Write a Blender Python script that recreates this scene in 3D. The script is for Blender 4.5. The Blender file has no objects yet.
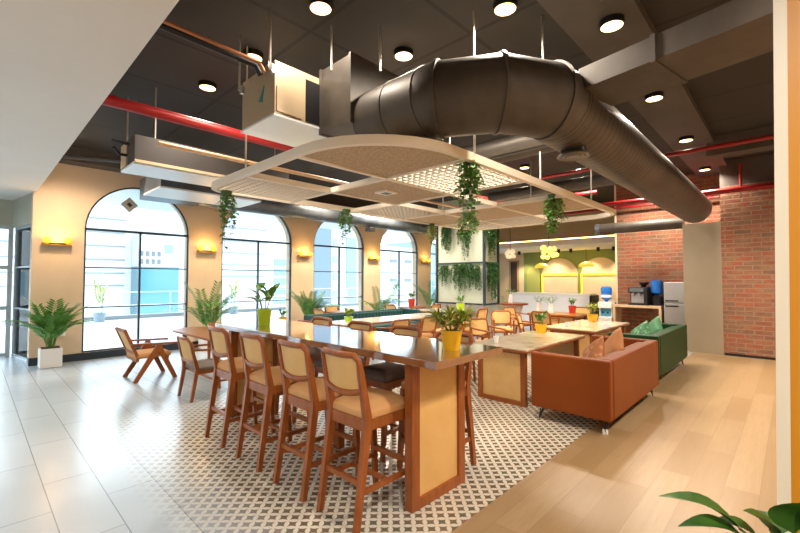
import bpy, bmesh, math, random
from mathutils import Vector, Matrix
PI=math.pi
rnd=random.Random(7)
S=bpy.context.scene
C=S.collection

# ------------------------------------------------------------------ materials
def mat(name,col,rough=.5,metal=0.,spec=.5,emit=None,es=0.,coat=0.,sheen=0.):
    m=bpy.data.materials.new(name); m.use_nodes=True
    b=m.node_tree.nodes['Principled BSDF']
    b.inputs['Base Color'].default_value=(*col,1)
    b.inputs['Roughness'].default_value=rough
    b.inputs['Metallic'].default_value=metal
    b.inputs['Specular IOR Level'].default_value=spec
    b.inputs['Coat Weight'].default_value=coat
    b.inputs['Coat Roughness'].default_value=.06
    b.inputs['Sheen Weight'].default_value=sheen
    if emit:
        b.inputs['Emission Color'].default_value=(*emit,1); b.inputs['Emission Strength'].default_value=es
    return m
def N(m,t,**k):
    n=m.node_tree.nodes.new(t)
    for a,v in k.items(): setattr(n,a,v)
    return n
def L(m,a,b): m.node_tree.links.new(a,b)
def bsdf(m): return m.node_tree.nodes['Principled BSDF']
def math_n(m,op,a,b=None,clamp=False):
    n=N(m,'ShaderNodeMath',operation=op,use_clamp=clamp)
    for i,v in enumerate((a,b)):
        if v is None: continue
        if isinstance(v,(int,float)): n.inputs[i].default_value=v
        else: L(m,v,n.inputs[i])
    return n.outputs[0]
def mixc(m,fac,a,b):
    n=N(m,'ShaderNodeMix',data_type='RGBA')
    if isinstance(fac,(int,float)): n.inputs[0].default_value=fac
    else: L(m,fac,n.inputs[0])
    for i,v in ((6,a),(7,b)):
        if isinstance(v,tuple): n.inputs[i].default_value=(*v,1)
        else: L(m,v,n.inputs[i])
    return n.outputs[2]
def coords(m,kind='Object',scale=(1,1,1),rot=(0,0,0),loc=(0,0,0)):
    t=N(m,'ShaderNodeTexCoord'); mp=N(m,'ShaderNodeMapping')
    mp.inputs['Scale'].default_value=scale; mp.inputs['Rotation'].default_value=rot; mp.inputs['Location'].default_value=loc
    L(m,t.outputs[kind],mp.inputs[0]); return mp.outputs[0]
def noise(m,v,scale,detail=4,rough=.6):
    n=N(m,'ShaderNodeTexNoise'); n.inputs['Scale'].default_value=scale; n.inputs['Detail'].default_value=detail; n.inputs['Roughness'].default_value=rough
    L(m,v,n.inputs['Vector']); return n.outputs['Fac']
def ramp(m,fac,stops):
    r=N(m,'ShaderNodeValToRGB'); e=r.color_ramp.elements
    while len(e)<len(stops): e.new(.5)
    for k,(p,c) in zip(e,stops): k.position=p; k.color=(*c,1)
    L(m,fac,r.inputs[0]); return r.outputs[0]
def bump(m,h,strength=.3,dist=.01):
    b=N(m,'ShaderNodeBump'); b.inputs['Strength'].default_value=strength; b.inputs['Distance'].default_value=dist
    L(m,h,b.inputs['Height']); L(m,b.outputs[0],bsdf(m).inputs['Normal'])

def wood(name,c1,c2,rough=.3,scale=(6,6,.8),coat=.3,ior=1.5):
    m=mat(name,c1,rough,coat=coat); bsdf(m).inputs['Coat IOR'].default_value=ior; v=coords(m,'Object',scale)
    f=noise(m,v,4,5,.6); L(m,ramp(m,f,[(.3,c1),(.7,c2)]),bsdf(m).inputs['Base Color']); return m
TEAK=wood('teak',(.21,.058,.012),(.33,.098,.022),.38,(6,6,.8),.08); bsdf(TEAK).inputs['Specular IOR Level'].default_value=.3
TEAKX=wood('teak_long',(.21,.058,.012),(.33,.098,.022),.33,(.8,7,7),.15)
TOPW=wood('dark_lacquered_top',(.20,.075,.032),(.25,.10,.042),.09,(.5,7,7),1.,1.9)
ORANGEW=wood('honey_wood',(.42,.16,.03),(.55,.24,.05),.3)
PALEW=wood('pale_wood',(.50,.34,.20),(.62,.44,.28),.45)
def cane():
    m=mat('cane_weave',(.66,.4,.15),.55)
    v=coords(m,'Object',(1,1,1),(0,0,0))
    def wv(rot):
        mp=N(m,'ShaderNodeMapping'); mp.inputs['Rotation'].default_value=rot; L(m,v,mp.inputs[0])
        w=N(m,'ShaderNodeTexWave',wave_type='BANDS',bands_direction='X'); w.inputs['Scale'].default_value=34; L(m,mp.outputs[0],w.inputs[0]); return w.outputs['Fac']
    a=wv((0,PI/4,PI/4)); b=wv((0,-PI/4,PI/4)); s=math_n(m,'MULTIPLY',a,b)
    n=noise(m,v,3,3)
    base=ramp(m,n,[(.3,(.64,.38,.125)),(.7,(.74,.47,.18))])
    L(m,mixc(m,math_n(m,'MULTIPLY',s,.35),base,(.30,.15,.045)),bsdf(m).inputs['Base Color'])
    bump(m,s,.3,.004); return m
CANE=cane()
def fabric(name,c1,c2,rough=.85,scale=60,sheen=.0):
    m=mat(name,c1,rough,sheen=sheen); v=coords(m); n=noise(m,v,scale,3); big=noise(m,v,3,2)
    L(m,mixc(m,big,c1,c2),bsdf(m).inputs['Base Color']); bump(m,n,.15,.003); return m
SEATF=fabric('tan_seat_fabric',(.52,.27,.10),(.60,.33,.14))
GREYF=fabric('grey_seat_fabric',(.16,.14,.125),(.22,.19,.17))
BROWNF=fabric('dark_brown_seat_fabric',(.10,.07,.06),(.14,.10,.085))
TEALF=fabric('teal_fabric',(.010,.055,.06),(.02,.085,.09))
ORANGE=fabric('orange_leather',(.165,.034,.002),(.205,.046,.003),.5,90,0)
GREENF=fabric('green_velvet',(.002,.030,.006),(.004,.045,.010),.5,90,0)
for _m in(ORANGE,GREENF): bsdf(_m).inputs['Specular IOR Level'].default_value=.25
ORPIL=fabric('orange_cushion',(.36,.13,.03),(.46,.18,.05),.6)
GRPIL=fabric('green_cushion',(.02,.13,.045),(.05,.20,.08),.6)
def pattern_cushion(name,c1,c2):
    m=mat(name,c1,.6); v=coords(m,'Object',(1,1,1)); w=N(m,'ShaderNodeTexVoronoi'); w.inputs['Scale'].default_value=16; L(m,v,w.inputs[0])
    L(m,ramp(m,w.outputs['Distance'],[(.25,c1),(.5,c2)]),bsdf(m).inputs['Base Color']); return m
ORPIL2=pattern_cushion('orange_print',(.42,.17,.05),(.26,.08,.015))
GRPIL2=pattern_cushion('green_print',(.16,.34,.19),(.025,.14,.05))
BLACK=mat('black_metal',(.012,.012,.014),.4,.3)
FRAME=mat('window_frame_dark',(.03,.045,.06),.4,.4)
ALF=mat('pale_aluminium',(.45,.56,.62),.35,.5)
WHITE=mat('white_gloss',(.8,.8,.78),.3)
WHITEP=mat('white_pot',(.80,.77,.73),.55)
STEEL=mat('brushed_steel',(.55,.56,.58),.32,.8)
STEELD=mat('diffuser_grey',(.20,.18,.16),.4,.5)
RODM=mat('galvanised_rod',(.55,.52,.47),.4,.7)
REDP=mat('red_pipe_paint',(.30,.006,.009),.42)
TANP=mat('tan_pipe',(.62,.42,.25),.5)
COPPER=mat('copper_pipe',(.42,.18,.08),.4,.6)
YELLOWP=mat('yellow_pot',(.80,.47,.01),.35)
LIME=mat('lime_pot',(.42,.65,.02),.35)
REDPOT=mat('red_pot',(.62,.05,.02),.35)
TERRA=mat('terracotta',(.50,.22,.10),.6)
SOIL=mat('soil',(.05,.03,.02),.9)
def leafm(name,c1,c2):
    m=mat(name,c1,.45); v=coords(m); n=noise(m,v,9,2); L(m,ramp(m,n,[(.35,c1),(.65,c2)]),bsdf(m).inputs['Base Color']); return m
LEAF=leafm('leaf_green',(.06,.20,.025),(.15,.36,.055))
LEAFD=leafm('leaf_dark',(.02,.085,.025),(.05,.17,.045))
LEAFY=leafm('leaf_yellow_green',(.16,.28,.035),(.50,.50,.09))
STEM=mat('stem',(.16,.22,.06),.6)
def plain_noise(name,c1,c2,scale,rough,metal=0,bs=0):
    m=mat(name,c1,rough,metal); v=coords(m); n=noise(m,v,scale,5); L(m,ramp(m,n,[(.35,c1),(.65,c2)]),bsdf(m).inputs['Base Color'])
    if bs: bump(m,n,bs,.01)
    return m
WALLP=plain_noise('tan_plaster',(.68,.52,.365),(.73,.565,.40),1.5,.8)
BEIGE=plain_noise('beige_plaster',(.70,.56,.38),(.74,.60,.42),1.5,.8)
OLIVE=plain_noise('olive_plaster',(.43,.43,.35),(.47,.47,.385),1.5,.7)
SOFFIT=plain_noise('soffit_white',(.72,.70,.65),(.76,.74,.69),1,.85)
GREENW=plain_noise('green_wall_paint',(.22,.28,.075),(.27,.33,.10),2,.7)
GREYCOL=plain_noise('taupe_column_paint',(.27,.225,.16),(.30,.25,.18),1.2,.45)
DUCTM=plain_noise('dark_duct_metal',(.06,.05,.042),(.09,.077,.065),2.5,.5,.2)
DUCTG=plain_noise('grey_duct_metal',(.10,.12,.15),(.16,.19,.23),2.5,.4,.4)
FCUM=plain_noise('cream_unit_panel',(.46,.36,.235),(.52,.41,.27),2,.4,.25)
FCUB=mat('pale_unit_underside',(.72,.80,.84),.35)
CANOPY=mat('cream_canopy_frame',(.86,.78,.65),.5)
BOARD=plain_noise('fibre_board',(.40,.30,.19),(.60,.47,.31),38,.85,0,.3)
BEAMM=plain_noise('beam_grey',(.06,.05,.042),(.08,.068,.057),1.5,.7)
def spiral():
    m=mat('spiral_duct',(.14,.12,.105),.42,.45); v=coords(m)
    w=N(m,'ShaderNodeTexWave',wave_type='BANDS',bands_direction='Y'); w.inputs['Scale'].default_value=2.6; w.inputs['Distortion'].default_value=0; L(m,v,w.inputs[0])
    n=noise(m,v,2,4)
    b=ramp(m,n,[(.35,(.07,.062,.054)),(.65,(.115,.10,.086))])
    k=ramp(m,w.outputs['Fac'],[(.0,(0,0,0)),(.10,(1,1,1))])
    L(m,mixc(m,k,(.035,.03,.027),b),bsdf(m).inputs['Base Color'])
    bump(m,k,.6,.012); return m
SPIRAL=spiral()
def ceilingm():
    m=mat('dark_ceiling',(.05,.045,.04),.8); v=coords(m)
    b=N(m,'ShaderNodeTexBrick'); b.offset=0.; b.inputs['Scale'].default_value=1; b.inputs['Brick Width'].default_value=1.22; b.inputs['Row Height'].default_value=1.22
    b.inputs['Mortar Size'].default_value=.026; b.inputs['Color1'].default_value=(.026,.023,.020,1); b.inputs['Color2'].default_value=(.021,.019,.017,1); b.inputs['Mortar'].default_value=(.005,.0045,.004,1)
    L(m,v,b.inputs[0]); n=noise(m,v,2,5); L(m,mixc(m,math_n(m,'MULTIPLY',n,.25),b.outputs[0],(.036,.031,.026)),bsdf(m).inputs['Base Color']); return m
CEILM=ceilingm()
def brickm():
    m=mat('reclaimed_brick',(.4,.2,.12),.85)
    t=N(m,'ShaderNodeTexCoord'); s=N(m,'ShaderNodeSeparateXYZ'); L(m,t.outputs['Object'],s.inputs[0])
    cb=N(m,'ShaderNodeCombineXYZ'); L(m,s.outputs[0],cb.inputs[0]); L(m,s.outputs[2],cb.inputs[1])
    v=cb.outputs[0]
    b=N(m,'ShaderNodeTexBrick'); b.inputs['Scale'].default_value=1; b.inputs['Brick Width'].default_value=.30; b.inputs['Row Height'].default_value=.098
    b.inputs['Mortar Size'].default_value=.012; b.inputs['Mortar Smooth'].default_value=.3; b.inputs['Bias'].default_value=-.1
    b.inputs['Color1'].default_value=(.30,.060,.025,1); b.inputs['Color2'].default_value=(.13,.07,.042,1); b.inputs['Mortar'].default_value=(.25,.185,.125,1)
    L(m,v,b.inputs[0])
    mp=N(m,'ShaderNodeMapping'); mp.inputs['Scale'].default_value=(1,3,1); L(m,v,mp.inputs[0])
    n=noise(m,mp.outputs[0],3.2,5,.7); n2=noise(m,v,25,4)
    c=mixc(m,ramp(m,n,[(.42,(0,0,0)),(.62,(.8,.8,.8))]),b.outputs[0],(.27,.15,.08))
    c=mixc(m,ramp(m,n2,[(.5,(0,0,0)),(.75,(.6,.6,.6))]),c,(.13,.07,.045))
    L(m,c,bsdf(m).inputs['Base Color']); bump(m,math_n(m,'SUBTRACT',n2,b.outputs['Fac']),.7,.012); return m
BRICK=brickm()
def plankm():
    m=mat('wood_planks',(.6,.4,.25),.33); v=coords(m,'Object',(1,1,1),(0,0,PI/2))
    b=N(m,'ShaderNodeTexBrick'); b.offset=.37; b.inputs['Scale'].default_value=1; b.inputs['Brick Width'].default_value=1.25; b.inputs['Row Height'].default_value=.215
    b.inputs['Mortar Size'].default_value=.0025; b.inputs['Bias'].default_value=0
    b.inputs['Color1'].default_value=(.42,.30,.17,1); b.inputs['Color2'].default_value=(.31,.205,.10,1); b.inputs['Mortar'].default_value=(.25,.16,.09,1)
    L(m,v,b.inputs[0])
    mp=N(m,'ShaderNodeMapping'); mp.inputs['Scale'].default_value=(1.2,14,1); L(m,v,mp.inputs[0])
    n=noise(m,mp.outputs[0],2.2,6,.65)
    L(m,mixc(m,math_n(m,'MULTIPLY',n,.75),b.outputs[0],(.24,.145,.065)),bsdf(m).inputs['Base Color'])
    bump(m,b.outputs['Fac'],-.15,.004); return m
PLANK=plankm()
def tilem():
    """large grey-white porcelain tiles whose printed petal pattern fades out towards the plain aisle"""
    m=mat('printed_floor_tile',(.5,.5,.5),.24)
    t=N(m,'ShaderNodeTexCoord'); P=t.outputs['Object']
    sx=N(m,'ShaderNodeSeparateXYZ'); L(m,P,sx.inputs[0]); X,Y=sx.outputs[0],sx.outputs[1]
    # petal pattern: overlapping circles on a grid turned 45 degrees
    mp=N(m,'ShaderNodeMapping'); g=1/.078; mp.inputs['Scale'].default_value=(g,g,g); mp.inputs['Rotation'].default_value=(0,0,PI/4); L(m,P,mp.inputs[0])
    s2=N(m,'ShaderNodeSeparateXYZ'); L(m,mp.outputs[0],s2.inputs[0])
    fx=math_n(m,'ABSOLUTE',math_n(m,'SUBTRACT',math_n(m,'FRACT',s2.outputs[0]),.5))
    fy=math_n(m,'ABSOLUTE',math_n(m,'SUBTRACT',math_n(m,'FRACT',s2.outputs[1]),.5))
    # lens over an edge: inside both circles r=.7071 centred on the two neighbouring cell centres
    def circ(ax,ay,dx,dy):
        a=math_n(m,'ADD',ax,dx); b=math_n(m,'ADD',ay,dy)
        return math_n(m,'SQRT',math_n(m,'ADD',math_n(m,'MULTIPLY',a,a),math_n(m,'MULTIPLY',b,b)))
    dmin=math_n(m,'MINIMUM',circ(fx,fy,-1.,0.),circ(fx,fy,0.,-1.))   # neighbours right / above
    petal=ramp(m,dmin,[(.70,(1,1,1)),(.735,(0,0,0))])
    cell=N(m,'ShaderNodeTexWhiteNoise',noise_dimensions='2D'); fl=N(m,'ShaderNodeVectorMath',operation='FLOOR'); L(m,mp.outputs[0],fl.inputs[0]); L(m,fl.outputs[0],cell.inputs['Vector'])
    dark=ramp(m,cell.outputs[0],[(0.,(.11,.08,.052)),(.45,(.15,.115,.08)),(.75,(.10,.105,.07)),(1.,(.19,.13,.10))])
    pat=mixc(m,petal,dark,(.60,.55,.46))
    # tile joints
    v=coords(m,'Object',(1,1,1),(0,0,0),(0,-.115,0))
    b=N(m,'ShaderNodeTexBrick'); b.offset=.5; b.inputs['Scale'].default_value=1; b.inputs['Brick Width'].default_value=1.1; b.inputs['Row Height'].default_value=.325
    b.inputs['Mortar Size'].default_value=.0035; b.inputs['Color1'].default_value=(.43,.485,.54,1); b.inputs['Color2'].default_value=(.385,.44,.495,1); b.inputs['Mortar'].default_value=(.13,.14,.15,1)
    L(m,v,b.inputs[0])
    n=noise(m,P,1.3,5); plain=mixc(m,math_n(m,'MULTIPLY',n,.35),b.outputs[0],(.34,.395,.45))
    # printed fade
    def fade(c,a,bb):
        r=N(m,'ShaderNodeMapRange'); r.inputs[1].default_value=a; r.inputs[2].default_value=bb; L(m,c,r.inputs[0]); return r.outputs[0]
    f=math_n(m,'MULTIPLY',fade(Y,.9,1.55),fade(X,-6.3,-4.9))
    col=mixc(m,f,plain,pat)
    L(m,col,bsdf(m).inputs['Base Color']); return m
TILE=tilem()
def marble():
    m=mat('veined_table_top',(.55,.45,.35),.12); v=coords(m); n=noise(m,v,2.3,6,.7)
    L(m,ramp(m,n,[(.32,(.26,.17,.11)),(.45,(.50,.41,.31)),(.62,(.62,.54,.43))]),bsdf(m).inputs['Base Color']); return m
MARBLE=marble()
def glassm():
    m=bpy.data.materials.new('window_glass'); m.use_nodes=True; nt=m.node_tree; nt.nodes.clear()
    o=N(m,'ShaderNodeOutputMaterial'); mx=N(m,'ShaderNodeMixShader'); tr=N(m,'ShaderNodeBsdfTransparent'); gl=N(m,'ShaderNodeBsdfGlossy'); fr=N(m,'ShaderNodeFresnel')
    tr.inputs[0].default_value=(.93,.97,.98,1); gl.inputs['Roughness'].default_value=.02; fr.inputs[0].default_value=1.15
    L(m,fr.outputs[0],mx.inputs[0]); L(m,tr.outputs[0],mx.inputs[1]); L(m,gl.outputs[0],mx.inputs[2]); L(m,mx.outputs[0],o.inputs[0]); return m
GLASS=glassm()
LAMPE=mat('lamp_diffuser',(1,.8,.5),.4,emit=(1,.64,.26),es=4)
AMBER=mat('amber_globe',(1,.5,.05),.2,emit=(1,.40,.03),es=.62)
YSHADE=mat('yellow_shade',(.85,.6,.08),.4,emit=(1,.62,.06),es=.35)
LEDY=mat('yellow_led',(1,.8,.05),.4,emit=(1,.66,.02),es=.9)
COVE=mat('cove_light',(1,.7,.3),.4,emit=(1,.62,.22),es=5)

# ------------------------------------------------------------------ mesh helpers
def BM(): return bmesh.new()
def box(bm,x0,x1,y0,y1,z0,z1,bev=0,seg=2):
    r=bmesh.ops.create_cube(bm,size=1); vs=r['verts']
    for v in vs:
        v.co=Vector(((x0+x1)/2+v.co.x*(x1-x0),(y0+y1)/2+v.co.y*(y1-y0),(z0+z1)/2+v.co.z*(z1-z0)))
    if bev:
        es=list({e for v in vs for e in v.link_edges})
        bmesh.ops.bevel(bm,geom=es,offset=bev,segments=seg,affect='EDGES',profile=.5)
    return bm
def beam(bm,p0,p1,w,d,w1=None,d1=None,side=(1,0,0)):
    """rectangular bar from p0 to p1; w along side, d across"""
    p0=Vector(p0);p1=Vector(p1);t=(p1-p0).normalized(); s=Vector(side); s=(s-t*s.dot(t)).normalized(); u=t.cross(s)
    w1=w if w1 is None else w1; d1=d if d1 is None else d1
    vs=[]
    for p,a,b in((p0,w/2,d/2),(p1,w1/2,d1/2)):
        for i,j in((-1,-1),(1,-1),(1,1),(-1,1)): vs.append(bm.verts.new(p+s*a*i+u*b*j))
    q=[(3,2,1,0),(4,5,6,7)]+[(i,(i+1)%4,4+(i+1)%4,4+i) for i in range(4)]
    for f in q: bm.faces.new([vs[k] for k in f])
    return bm
def tube(bm,pts,r,n=8,closed=False,caps=True):
    pts=[Vector(p) for p in pts]; rs=r if isinstance(r,(list,tuple)) else [r]*len(pts); m=len(pts); rings=[]; nrm=None
    for i,p in enumerate(pts):
        a=pts[(i-1)%m] if (closed or i>0) else p; b=pts[(i+1)%m] if (closed or i<m-1) else p
        t=(b-a).normalized()
        if nrm is None:
            h=Vector((0,0,1)) if abs(t.z)<.9 else Vector((1,0,0)); nrm=t.cross(h).normalized()
        else: nrm=(nrm-t*nrm.dot(t)).normalized()
        bn=t.cross(nrm)
        rings.append([bm.verts.new(p+(nrm*math.cos(2*PI*k/n)+bn*math.sin(2*PI*k/n))*rs[i]) for k in range(n)])
    for i in range(m if closed else m-1):
        A,B=rings[i],rings[(i+1)%m]
        for k in range(n): bm.faces.new([A[k],A[(k+1)%n],B[(k+1)%n],B[k]])
    if caps and not closed:
        bm.faces.new(rings[0][::-1]); bm.faces.new(rings[-1])
    return bm
def lathe(bm,prof,n=20,c=(0,0,0)):
    c=Vector(c); rings=[]
    for r,z in prof:
        if r<1e-5: rings.append([bm.verts.new(c+Vector((0,0,z)))])
        else: rings.append([bm.verts.new(c+Vector((r*math.cos(2*PI*k/n),r*math.sin(2*PI*k/n),z))) for k in range(n)])
    for A,B in zip(rings,rings[1:]):
        for k in range(n):
            k2=(k+1)%n
            if len(A)==1 and len(B)==1: continue
            if len(A)==1: bm.faces.new([A[0],B[k2],B[k]])
            elif len(B)==1: bm.faces.new([A[k],A[k2],B[0]])
            else: bm.faces.new([A[k],A[k2],B[k2],B[k]])
    for R,f in((rings[0],-1),(rings[-1],1)):
        if len(R)>1: bm.faces.new(R[::f])
    return bm
def prism(bm,pts,axis,a,b):
    def mk(p,t): return (t,p[0],p[1]) if axis=='x' else (p[0],t,p[1]) if axis=='y' else (p[0],p[1],t)
    A=[bm.verts.new(mk(p,a)) for p in pts]; B=[bm.verts.new(mk(p,b)) for p in pts]; n=len(pts)
    bm.faces.new(A[::-1]); bm.faces.new(B)
    for i in range(n): bm.faces.new([A[i],A[(i+1)%n],B[(i+1)%n],B[i]])
    return bm
def obj(name,bm,m,parent=None,smooth=35):
    bmesh.ops.recalc_face_normals(bm,faces=bm.faces)
    me=bpy.data.meshes.new(name); bm.to_mesh(me); bm.free(); me.materials.append(m)
    if smooth:
        me.polygons.foreach_set('use_smooth',[True]*len(me.polygons)); me.set_sharp_from_angle(angle=math.radians(smooth))
    o=bpy.data.objects.new(name,me); C.objects.link(o)
    if smooth and len(me.polygons)<2500:
        wn=o.modifiers.new('weighted_normal','WEIGHTED_NORMAL'); wn.keep_sharp=True; wn.weight=90
    if parent: o.parent=parent
    return o
def tag(o,label,cat,group=None,kind=None):
    if label: o['label']=label
    if cat: o['category']=cat
    if group: o['group']=group
    if kind: o['kind']=kind
    return o
def thing(name,label,cat,loc=(0,0,0),rz=0,group=None):
    o=bpy.data.objects.new(name,None); C.objects.link(o); o.location=loc; o.rotation_euler=(0,0,rz); o.empty_display_size=.1
    return tag(o,label,cat,group)
def dup(src,loc,rz,label,group=None):
    r=src.copy(); C.objects.link(r); r.location=loc; r.rotation_euler=(0,0,rz); r['label']=label
    if group: r['group']=group
    for ch in list(src.children):
        c=ch.copy(); C.objects.link(c); c.parent=r
        for g in list(ch.children):
            d=g.copy(); C.objects.link(d); d.parent=c
    return r
def struct(name,bm,m,label=None,smooth=35,parent=None):
    o=obj(name,bm,m,parent,smooth)
    if not parent: tag(o,label,name.split('_')[0],None,'structure')
    return o
def B(*a,**k): return box(BM(),*a,**k)

# ------------------------------------------------------------------ camera
H=1.65; F=410.
yaw=math.radians(43.7); pitch=math.radians(1.886)
cd=bpy.data.cameras.new('camera'); cd.sensor_width=36; cd.lens=36*F/800; cd.clip_start=.05; cd.clip_end=300
cam=bpy.data.objects.new('camera',cd); C.objects.link(cam); cam.location=(0,0,H); cam.rotation_euler=(PI/2+pitch,0,yaw); S.camera=cam

# ------------------------------------------------------------------ the room
CZ=4.3; WX=-10.6
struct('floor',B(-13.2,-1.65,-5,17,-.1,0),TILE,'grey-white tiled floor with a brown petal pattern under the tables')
struct('floor_planks',B(-1.65,3,-5,17,-.1,0),PLANK,'pale oak plank floor along the brick wall side')['category']='floor'
struct('ceiling',B(-11,3,.85,17,CZ,CZ+.1),CEILM,'dark charcoal ceiling of square slabs')
struct('ceiling_soffit',B(-12.4,3,-5,.85,3.38,CZ),SOFFIT,'white dropped ceiling over the entrance')['category']='ceiling'
BAYS=[2.63,5.47,8.28,11.1,13.93]; HW=1.02; ZS=2.72; Z0=.15
bm=BM(); edges=[.8]
for c in BAYS: edges+= [c-HW,c+HW]
edges.append(17)
ZT=CZ
for i in range(0,len(edges),2): box(bm,WX-.3,WX,edges[i],edges[i+1],0,ZT)
for c in BAYS:
    box(bm,WX-.3,WX,c-HW,c+HW,0,Z0)
    n=20
    for k in range(n):
        a,b=PI-PI*k/n,PI-PI*(k+1)/n
        p,q=(c+HW*math.cos(a),ZS+HW*math.sin(a)),(c+HW*math.cos(b),ZS+HW*math.sin(b))
        prism(bm,[p,q,(q[0],ZT),(p[0],ZT)],'x',WX-.3,WX)
struct('wall_left',bm,WALLP,'tan plastered wall with five tall arched windows')
bm=BM(); box(bm,WX,WX+.025,.8,16.4,0,Z0); box(bm,WX-.29,WX+.005,.795,.82,0,Z0)
struct('baseboard_left',bm,FRAME,'dark skirting along the foot of the arched window wall')
bm=BM(); box(bm,WX-.02,WX+.38,.86,16.4,4.0,CZ-.005)
struct('beam',bm,BEAMM,'dark beam running above the arched windows')
for i,c in enumerate(BAYS):
    w=thing('window_%d'%(i+1),None,None); w['kind']='structure'; w['label']='arched window with dark frame, number %d along the tan wall from the entrance'%(i+1); w['category']='window'
    bm=BM(); x=WX-.06
    pts=[(x,c-HW+.015,Z0)]+[(x,c+(HW-.015)*math.cos(PI-PI*k/28),ZS+(HW-.015)*math.sin(PI-PI*k/28)) for k in range(29)]+[(x,c+HW-.015,Z0)]
    for p,q in zip(pts,pts[1:]): beam(bm,p,q,.06,.035)
    box(bm,x-.03,x+.03,c-HW,c+HW,ZS-.025,ZS+.025)
    box(bm,x-.02,x+.02,c-HW,c+HW,1.90,1.925); box(bm,x-.02,x+.02,c-HW,c+HW,1.06,1.085)
    box(bm,x-.03,x+.03,c-.02,c+.02,Z0,ZS); box(bm,x-.03,x+.03,c-HW,c+HW,Z0,Z0+.03)
    obj('window_frame',bm,FRAME,w)
    g=[(p[1],p[2]) for p in pts]; obj('glass_pane',prism(BM(),g,'x',x-.006,x+.006),GLASS,w)
# entrance alcove at the left
bm=BM(); prism(bm,[(WX-.3,.8),(-12.2,.6),(-12.2,.75),(WX-.3,.95)],'z',2.78,3.38)
struct('wall_alcove',bm,OLIVE,'olive plaster band above the glazed entrance return')
bm=BM(); box(bm,-12.35,-12.2,-5,.75,2.83,3.38)
struct('wall_entrance',bm,OLIVE,'olive plaster band above the entrance glazing')
w=thing('window_6',None,'window'); w['kind']='structure'; w['label']='narrow glazed return beside the tan pier'
bm=BM()
def rp(t): return (WX-.3+(-12.2-WX+.3)*t,.86-.2*t)
for t in (.0,.985): beam(bm,(*rp(t),.0),(*rp(t),2.78),.05,.04)
for z in (.05,1.05,1.92,2.75): beam(bm,(*rp(0),z),(*rp(1),z),.03,.03 if z!=.05 else .06,side=(0,0,1))
obj('window_frame',bm,ALF,w)
bm=BM(); beam(bm,(*rp(0),1.4),(*rp(1),1.4),2.7,.01,side=(0,0,1)); obj('glass_pane',bm,GLASS,w)
w=thing('door_1',None,'door'); w['kind']='structure'; w['label']='glass entrance door with dark frame at the far left'
bm=BM()
for y in (.58,.2,-.9,-2,-3.1,-4.2,-4.9): box(bm,-12.3,-12.22,y-.04,y+.04,0,2.83)
for z in (.05,1.05,1.92,2.79): box(bm,-12.29,-12.23,-5,.62,z-.04,z+.04)
obj('door_frame',bm,ALF,w); obj('glass_pane',B(-12.265,-12.255,-5,.62,.02,2.8),GLASS,w)
# right-hand brick wall, taupe column, far brick wall
struct('wall_brick_right',B(-1.12,.6,11.5,11.75,0,3.72),BRICK,'red brick wall panel to the right of the taupe column')['category']='wall'
struct('wall_brick_far',B(-3.5,-.9,12.4,12.65,0,CZ),BRICK,'red brick wall behind the coffee machine and fridge')['category']='wall'
struct('baseboard_right',B(-1.1,.6,11.47,11.5,0,.05),BLACK,'thin black skirting below the brick panel')
struct('wall_column',B(-1.83,-1.12,11.5,11.7,0,2.95),GREYCOL,'smooth taupe column between the two brick walls')['category']='column'
struct('wall_above_brick',B(-1.12,3,11.52,11.8,3.72,CZ),BEAMM,'dark wall strip above the brick panel')['category']='wall'
struct('wall_return',B(-3.55,-3.5,12.4,16.5,0,CZ),BEIGE,'beige side wall beyond the far brick wall')['category']='wall'
struct('wall_right',B(3,3.15,-5,17,0,CZ),WALLP,'tan wall on the right side')
struct('wall_rear',B(-13.2,3.15,-5.15,-5,0,CZ),SOFFIT,'white wall behind the viewer')
struct('wall_side',B(.6,3,11.5,11.75,0,3.72),WALLP,'tan wall beside the brick panel')
# reception recess
YB=16.5
struct('wall_far',B(-10.9,-3.5,YB,YB+.2,0,CZ),BEIGE,'beige far wall behind the reception')
struct('wall_green',B(-8.35,-3.66,YB-.04,YB,0,2.95),GREENW,'green painted wall behind the reception counter')['category']='wall'
def arch_panel(x0,x1,zs,d,z0=0.):
    r=(x1-x0)/2; c=(x0+x1)/2; p=[(x0,z0),(x1,z0)]+[(c+r*math.cos(PI*k/20),zs+r*math.sin(PI*k/20)*.92) for k in range(21)]
    return prism(BM(),p,'y',YB-.04-d,YB-.04)
tr=struct('trim_1',arch_panel(-7.51,-6.08,1.87,.05),BEIGE,'beige arched niche panel on the green wall, beside the doorway')
struct('trim_2',arch_panel(-5.93,-4.55,1.87,.05),BEIGE,'beige arched niche panel on the green wall, beside the brick')
struct('trim_3',arch_panel(-8.2,-7.62,1.95,.03),mat('olive_arch',(.34,.36,.10),.7),'slim olive arched panel on the green wall')
w=thing('door_2',None,'door'); w['kind']='structure'; w['label']='dark narrow doorway in the beige far wall'
obj('door_opening',B(-8.98,-8.66,YB-.03,YB,0,2.44),mat('doorway_dark',(.05,.035,.025),.8),w); 
bm=BM(); box(bm,-9.05,-8.98,YB-.05,YB,0,2.5); box(bm,-8.66,-8.6,YB-.05,YB,0,2.5); box(bm,-9.05,-8.6,YB-.05,YB,2.44,2.5); obj('door_frame',bm,mat('door_casing',(.45,.26,.13),.5),w)
for nm,(x0,x1),lb in(('led_strip',(-7.51,-6.08),'glowing yellow light strip across the niche beside the doorway'),('led_strip',(-5.93,-4.6),'glowing yellow light strip across the niche beside the brick')):
    bm=BM(); box(bm,x0,x1,YB-.125,YB-.09,1.84,1.9); box(bm,x0,x0+.035,YB-.125,YB-.09,1.0,1.84)
    tag(obj(nm,bm,LEDY),lb,'light strip')
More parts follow.
